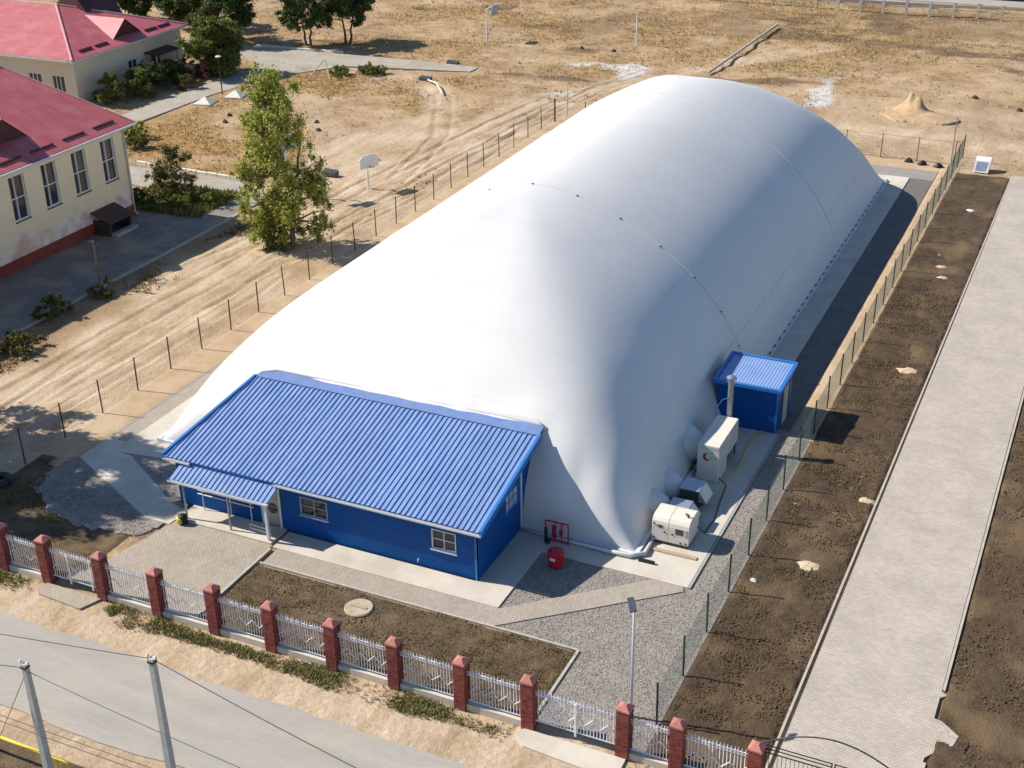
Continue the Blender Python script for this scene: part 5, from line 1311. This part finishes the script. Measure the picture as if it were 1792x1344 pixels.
tufts('lawn_grass', 9000, (-29.9,-15.4,33.4,37.5), lambda x,y: sstep(0.4,0.65,fbm(x,y,1.6,97,3)), 0.085, [(0.17,0.125,0.06),(0.22,0.17,0.08),(0.11,0.095,0.035)], 511, 'thin dry grass on the brown lawn bed', blades=3, lay=1.0)
tufts('bed_straw', 9000, (-11,-7.3,33.5,102), lambda x,y: sstep(0.42,0.7,fbm(x,y,1.8,98,3)), 0.09, [(0.17,0.12,0.065),(0.10,0.07,0.04),(0.2,0.155,0.08)], 513, 'straw and roots in the dark soil bed', 'straw', blades=2, lay=1.5)
tufts('field_straw', 9000, (-2.2,10,34,72), lambda x,y: sstep(0.4,0.66,fbm(x,y,1.8,99,3)), 0.1, [(0.17,0.125,0.065),(0.12,0.095,0.04),(0.2,0.16,0.07)], 515, 'straw and weeds on the soil right of the path', 'straw', blades=2, lay=1.4)
tufts('yard_grass', 5000, (-45,-36.5,33.5,41), lambda x,y: sstep(0.35,0.6,fbm(x,y,1.8,100,3)), 0.1, [(0.16,0.125,0.05),(0.22,0.165,0.07)], 517, 'dry grass in the shaded left yard', blades=3, lay=1.0)

tufts('bed_grass', 2600, (-66.3,-59.0,71.7,77.2), lambda x,y: np.clip(fbm(x,y,1.5,103,3)*1.4-0.1,0,1), 0.3, [(0.12,0.15,0.035),(0.2,0.2,0.05),(0.3,0.25,0.08)], 519, 'green and yellow grass in the bed past the school corner', zf=lambda x,y: np.full(len(x),0.08), blades=5, lay=0.5)
# loose gravel stones
def stones(name, n, area, mask, size, seed, z, label, mt='pebble', cat='gravel'):
    r = np.random.default_rng(seed); x0,x1,y0,y1 = area
    x = r.uniform(x0,x1,n); y = r.uniform(y0,y1,n); k = r.random(n) < mask(x,y); x, y = x[k], y[k]; m_ = len(x)
    s = size*r.uniform(0.5,1.5,m_); a = r.uniform(0,2*math.pi,m_)
    base = np.array([[1,0,0],[0,1,0],[-1,0,0],[0,-1,0],[0,0,0.8],[0,0,-0.5]],float)
    V = base[None]*s[:,None,None]*r.uniform(0.6,1.3,(m_,6,1)); ca, sa = np.cos(a)[:,None], np.sin(a)[:,None]
    V = np.stack([V[:,:,0]*ca-V[:,:,1]*sa+x[:,None], V[:,:,0]*sa+V[:,:,1]*ca+y[:,None], V[:,:,2]+z],-1)
    tri = np.array([[0,1,4],[1,2,4],[2,3,4],[3,0,4],[1,0,5],[2,1,5],[3,2,5],[0,3,5]])
    F = (np.arange(m_)[:,None,None]*6+tri[None]).reshape(-1,3)
    t = np.repeat(r.uniform(0.55,1.5,m_),8)[:,None]*np.array([[1,0.97,0.93]]); T = np.concatenate([t,np.ones((len(t),1))],1)
    o = link_mesh(name, np_mesh(name, V.reshape(-1,3), F, MATS[mt], face_attr=T)); tag(o, label, cat, kind='stuff')
def gm(x, y):
    on_slab = ((x>-19.3)&(x<-12.7)&(y>43.0)) | ((x<-19.3)&(y>38.7)) | ((y<37.7)&(x<-15.2))
    dline = (y-37.62) - (x+18.95)*(42.75-37.62)/(18.95-12.9)
    on_walk = (dline > -0.05) & (dline < 1.15) & (x < -12.9) & (y < 43.05)
    return ((~on_slab)&(~on_walk))*1.0
stones('loose_gravel', 52000, (-19.3,-11.2,33.4,57), lambda x,y: gm(x,y), 0.026, 601, 0.015, 'loose grey gravel around the lamp post')
stones('corner_gravel', 12000, (-43.5,-35.5,37,42.4), lambda x,y: (((y < 41.35-(x+43.1)*0.477) & (y > 38.3-(x+43)*0.32)) | ((y > 42.75-(x+40.9)*0.6) & (y < 42.2) & (x < -36)))*1.0, 0.026, 603, 0.052, 'loose gravel in the left corner by the annexe')
stones('soil_clods', 14000, (-11,-7.3,33.6,80), lambda x,y: np.ones_like(x), 0.035, 605, 0.05, 'clods and stones in the dark soil bed', 'clod', 'clods')
stones('field_clods', 15000, (-2.2,9,33.6,80), lambda x,y: ((x>-1.3)|(y>41))*1.0, 0.04, 607, 0.05, 'clods on the dark soil right of the path', 'clod', 'clods')
stones('lawn_clods', 5000, (-29.8,-15.5,33.5,37.4), lambda x,y: np.ones_like(x), 0.028, 609, 0.03, 'small clods on the brown lawn bed', 'clod', 'clods')

# ------------------------------------------------------------------ small things lying about
mat('sand_heap', (0.34,0.22,0.12), (0.47,0.33,0.2), rough=1.0, scale=2.0, bump=0.05, bscale=5)
X, Y = np.meshgrid(np.linspace(-20,-12.6,70), np.linspace(114.5,121,60), indexing='ij')
hp = 1.5*np.exp(-(np.abs((X+17.4)/0.85)**1.5+np.abs((Y-118.6)/0.75)**1.5)) + 0.85*np.exp(-(((X+16.6)/0.55)**2+((Y-118.2)/0.6)**2)) + 0.32*np.exp(-(((X+15.0)/1.3)**2+((Y-117.0)/1.2)**2)) + 0.2*np.exp(-(((X+17)/2.2)**2+((Y-117)/1.6)**2))
hp = 0.82*hp*(0.5+1.0*fbm(X,Y,1.0,301,5)) ; base_z = 0.25
o = link_mesh('sand_pile', grid_mesh('sand_pile', X, Y, np.where(hp<0.04,-0.4,hp+0.1-0.05), MATS['sand_heap'])); tag(o, 'pointed heap of orange sand behind the dome', 'sand pile')
mat('lid_concrete', (0.3,0.24,0.16), (0.47,0.39,0.28), rough=0.95, scale=2.5, bump=0.01, bscale=12)
lid = thing('manhole_lid', (-24.4,36.5,0), 'round pale concrete lid set in the brown lawn bed', 'manhole lid')
MB().lathe((-24.4,36.5,-0.05),[(0.6,0),(0.6,0.11),(0.55,0.15),(0.0,0.155)],24).build('disc','lid_concrete',lid)
MB().box(-24.75,-24.05,36.44,36.56,0.112,0.135).build('handle_bar','lid_concrete',lid)
mat('white_plaster', (0.62,0.6,0.54), rough=0.8, var=0.08)
def pyramid(x, y, s, h, label):
    b = MB(); z = float(ground_z(x,y))+0.05; b.box(x-s,x+s,y-s,y+s,z-0.2,z+0.06); n = len(b.v)
    b.v += [(x-s,y-s,z+.06),(x+s,y-s,z+.06),(x+s,y+s,z+.06),(x-s,y+s,z+.06),(x,y,z+.06+h)]
    for q in ((0,1,4),(1,2,4),(2,3,4),(3,0,4)): b.f.append(tuple(n+i for i in q))
    o = b.build('pit_cover','white_plaster',loc=(x,y,z)); 
    o.rotation_euler = (0,0,0.2); tag(o,label,'pit cover','white pyramid covers by the school lane')
pyramid(-77.7,97.9,0.85,0.55,'white pyramid cover nearer the school, by the lamp post')
pyramid(-76.4,100.9,0.85,0.55,'white pyramid cover right of the lamp post foot')
def debris(name, label, cat, b, mt, group=None):
    tag(b.build(name, mt), label, cat, group)
def lump(x, y, r, h, seed, z=None):
    rr = random.Random(seed); z = float(ground_z(x,y)) if z is None else z; b = MB(); n = 15; wob = [rr.uniform(0.75,1.2) for _ in range(n)]
    prof = [(1.0,-0.35),(0.9,0.3),(0.55,0.8),(0.12,1.0)]
    for k,(pr_,pz) in enumerate(prof):
        for j in range(n):
            a = 2*math.pi*j/n; q = r*pr_*wob[j]*rr.uniform(0.85,1.12); b.v.append((x+q*math.cos(a), y+q*math.sin(a)*0.7, z+h*pz*rr.uniform(0.85,1.1)))
    for k in range(len(prof)-1):
        for j in range(n): i2=(j+1)%n; b.f.append((k*n+j,k*n+i2,(k+1)*n+i2,(k+1)*n+j))
    b.f.append(tuple((len(prof)-1)*n+j for j in range(n))); return b
mat('pale_clay', (0.42,0.33,0.2), (0.55,0.44,0.29), rough=1.0, scale=3, bump=0.01)
for (x,y,r,s,l) in ((-8.72,46.55,0.55,1,'large pale clay lump in the dark soil bed near the gate end'),(-7.6,52.6,0.35,2,'pale clay lump beside the path kerb'),(-8.3,66.6,0.6,3,'flat pale clay patch against the kerb beyond the shed'),
                    (-9.0,82.4,0.4,4,'small yellow clay lump in the middle of the soil bed'),(-8.7,80.6,0.35,5,'small clay lump nearest the middle yellow one'),(-8.9,94.0,0.3,6,'white stone far along the soil bed'),(-10.5,44.6,0.18,7,'white stone at the foot of the green mesh fence')):
    debris('clay_lump', l, 'clay lump', lump(x,y,r,0.1 if r>0.2 else 0.15,s,0.05), 'pale_clay' if r > 0.3 else 'white_plaster', 'pale lumps in the dark soil bed')
for (x,y,s,l) in ((-63.2,119.8,11,'dark slab lying at the edge of the pale lane'),(-62.7,113.0,12,'dark slab at the lane bend near the white pipe'),(-55.5,84.1,13,'black slab right of the tall leafy tree'),(-64.4,96.1,14,'small dark block in the golden grass'),(-62.9,94.0,15,'small dark block at the path edge in the golden grass'),(-53.6,130.8,16,'black stump in the field left of the twin'),(-50.0,130.8,17,'black stump in the field above the white salt patch'),(-71.9,93.0,18,'dark heap in the golden grass left of the tall tree'),(-72.9,95.0,19,'dark heap behind the other left of the tall tree'),(-12.9,125.5,20,'dark clod right of the sand pile'),(-8.7,122.0,21,'dark clod at the right edge behind the sand pile')):
    r = 0.6 if s in (11,12,13) else 0.3
    b = MB().hexa([(x-r,y-.3,-.05),(x+r,y-.3,-.05),(x+r,y+.3,-.05),(x-r,y+.3,-.05),(x-r,y-.25,.25),(x+r,y-.25,.18),(x+r,y+.3,.3),(x-r,y+.3,.36)]) if s in (11,12,13) else lump(x,y,r,0.3,s)
    debris('dark_block', l, 'block', b, 'slate' if s < 18 else 'soil_dark', 'dark blocks on the field')
# pipe, trench line, stakes
tp = MB().path([(-37.9,125.0,0.15),(-37.6,132,0.25),(-37.4,140,0.3),(-37.2,148.2,0.3)],0.14,8); debris('long_pipe','long straight pipe on the field above the dome','pipe',tp,'pale_post')
wpp = MB().path([(-62.1,112.4,0.2),(-60.2,110.6,0.5),(-58.3,108.2,0.2)],0.07,6); debris('bent_pipe','curved white pipe lying at the lane bend','pipe',wpp,'white_plaster')
ap_ = thing('stake_frame', (-72.4,109.2,0), 'leaning A-shaped pair of pale stakes in the golden grass', 'stakes')
MB().tube((-73.4,108.4,0),(-72.3,110.0,1.8),0.06).build('stake','pale_wood',ap_); MB().tube((-71.0,109.0,0),(-72.2,110.05,1.8),0.06).build('stake','pale_wood',ap_)
ty = thing('old_tyre', (-44.9,38.1,0), 'black tyre at the left edge beside the wire fence', 'tyre')
ring = [(-44.9+0.42*math.cos(a),38.1+0.42*math.sin(a),0.2) for a in np.linspace(0,2*math.pi,21)]
MB().path(ring,0.19,10,caps=False).build('tread','dark_rubber',ty,smooth=True)
bx = thing('grey_cabinet', (-9.45,103.6,0), 'pale metal cabinet lying tilted at the far end of the soil bed', 'cabinet')
MB().hexa([(-10.0,103.1,0.05),(-8.9,103.1,0.05),(-8.9,104.0,0.05),(-10.0,104.0,0.05),(-9.95,103.55,0.85),(-8.85,103.55,0.85),(-8.85,104.2,1.0),(-9.95,104.2,1.0)]).build('body','lamp_white',bx)
MB().quad((-9.85,103.15,0.14),(-9.05,103.15,0.14),(-9.0,103.49,0.78),(-9.82,103.49,0.78)).build('panel','zinc_sheet',bx)
for (x,y,s,l) in ((-14.9,103.9,31,'black rag heap behind the back fence near the pale pole'),(-13.8,103.6,32,'second black heap along the back fence'),(-12.6,103.4,33,'black heap at the corner of the back fence')):
    debris('black_heap', l, 'heap', lump(x,y,0.4,0.35,s,0.0), 'black_paint', 'black heaps along the back fence')
debris('white_rag','crumpled white sheet on the sand beside the low board','rag',lump(-54.3,88.9,0.55,0.3,41),'white_plaster')
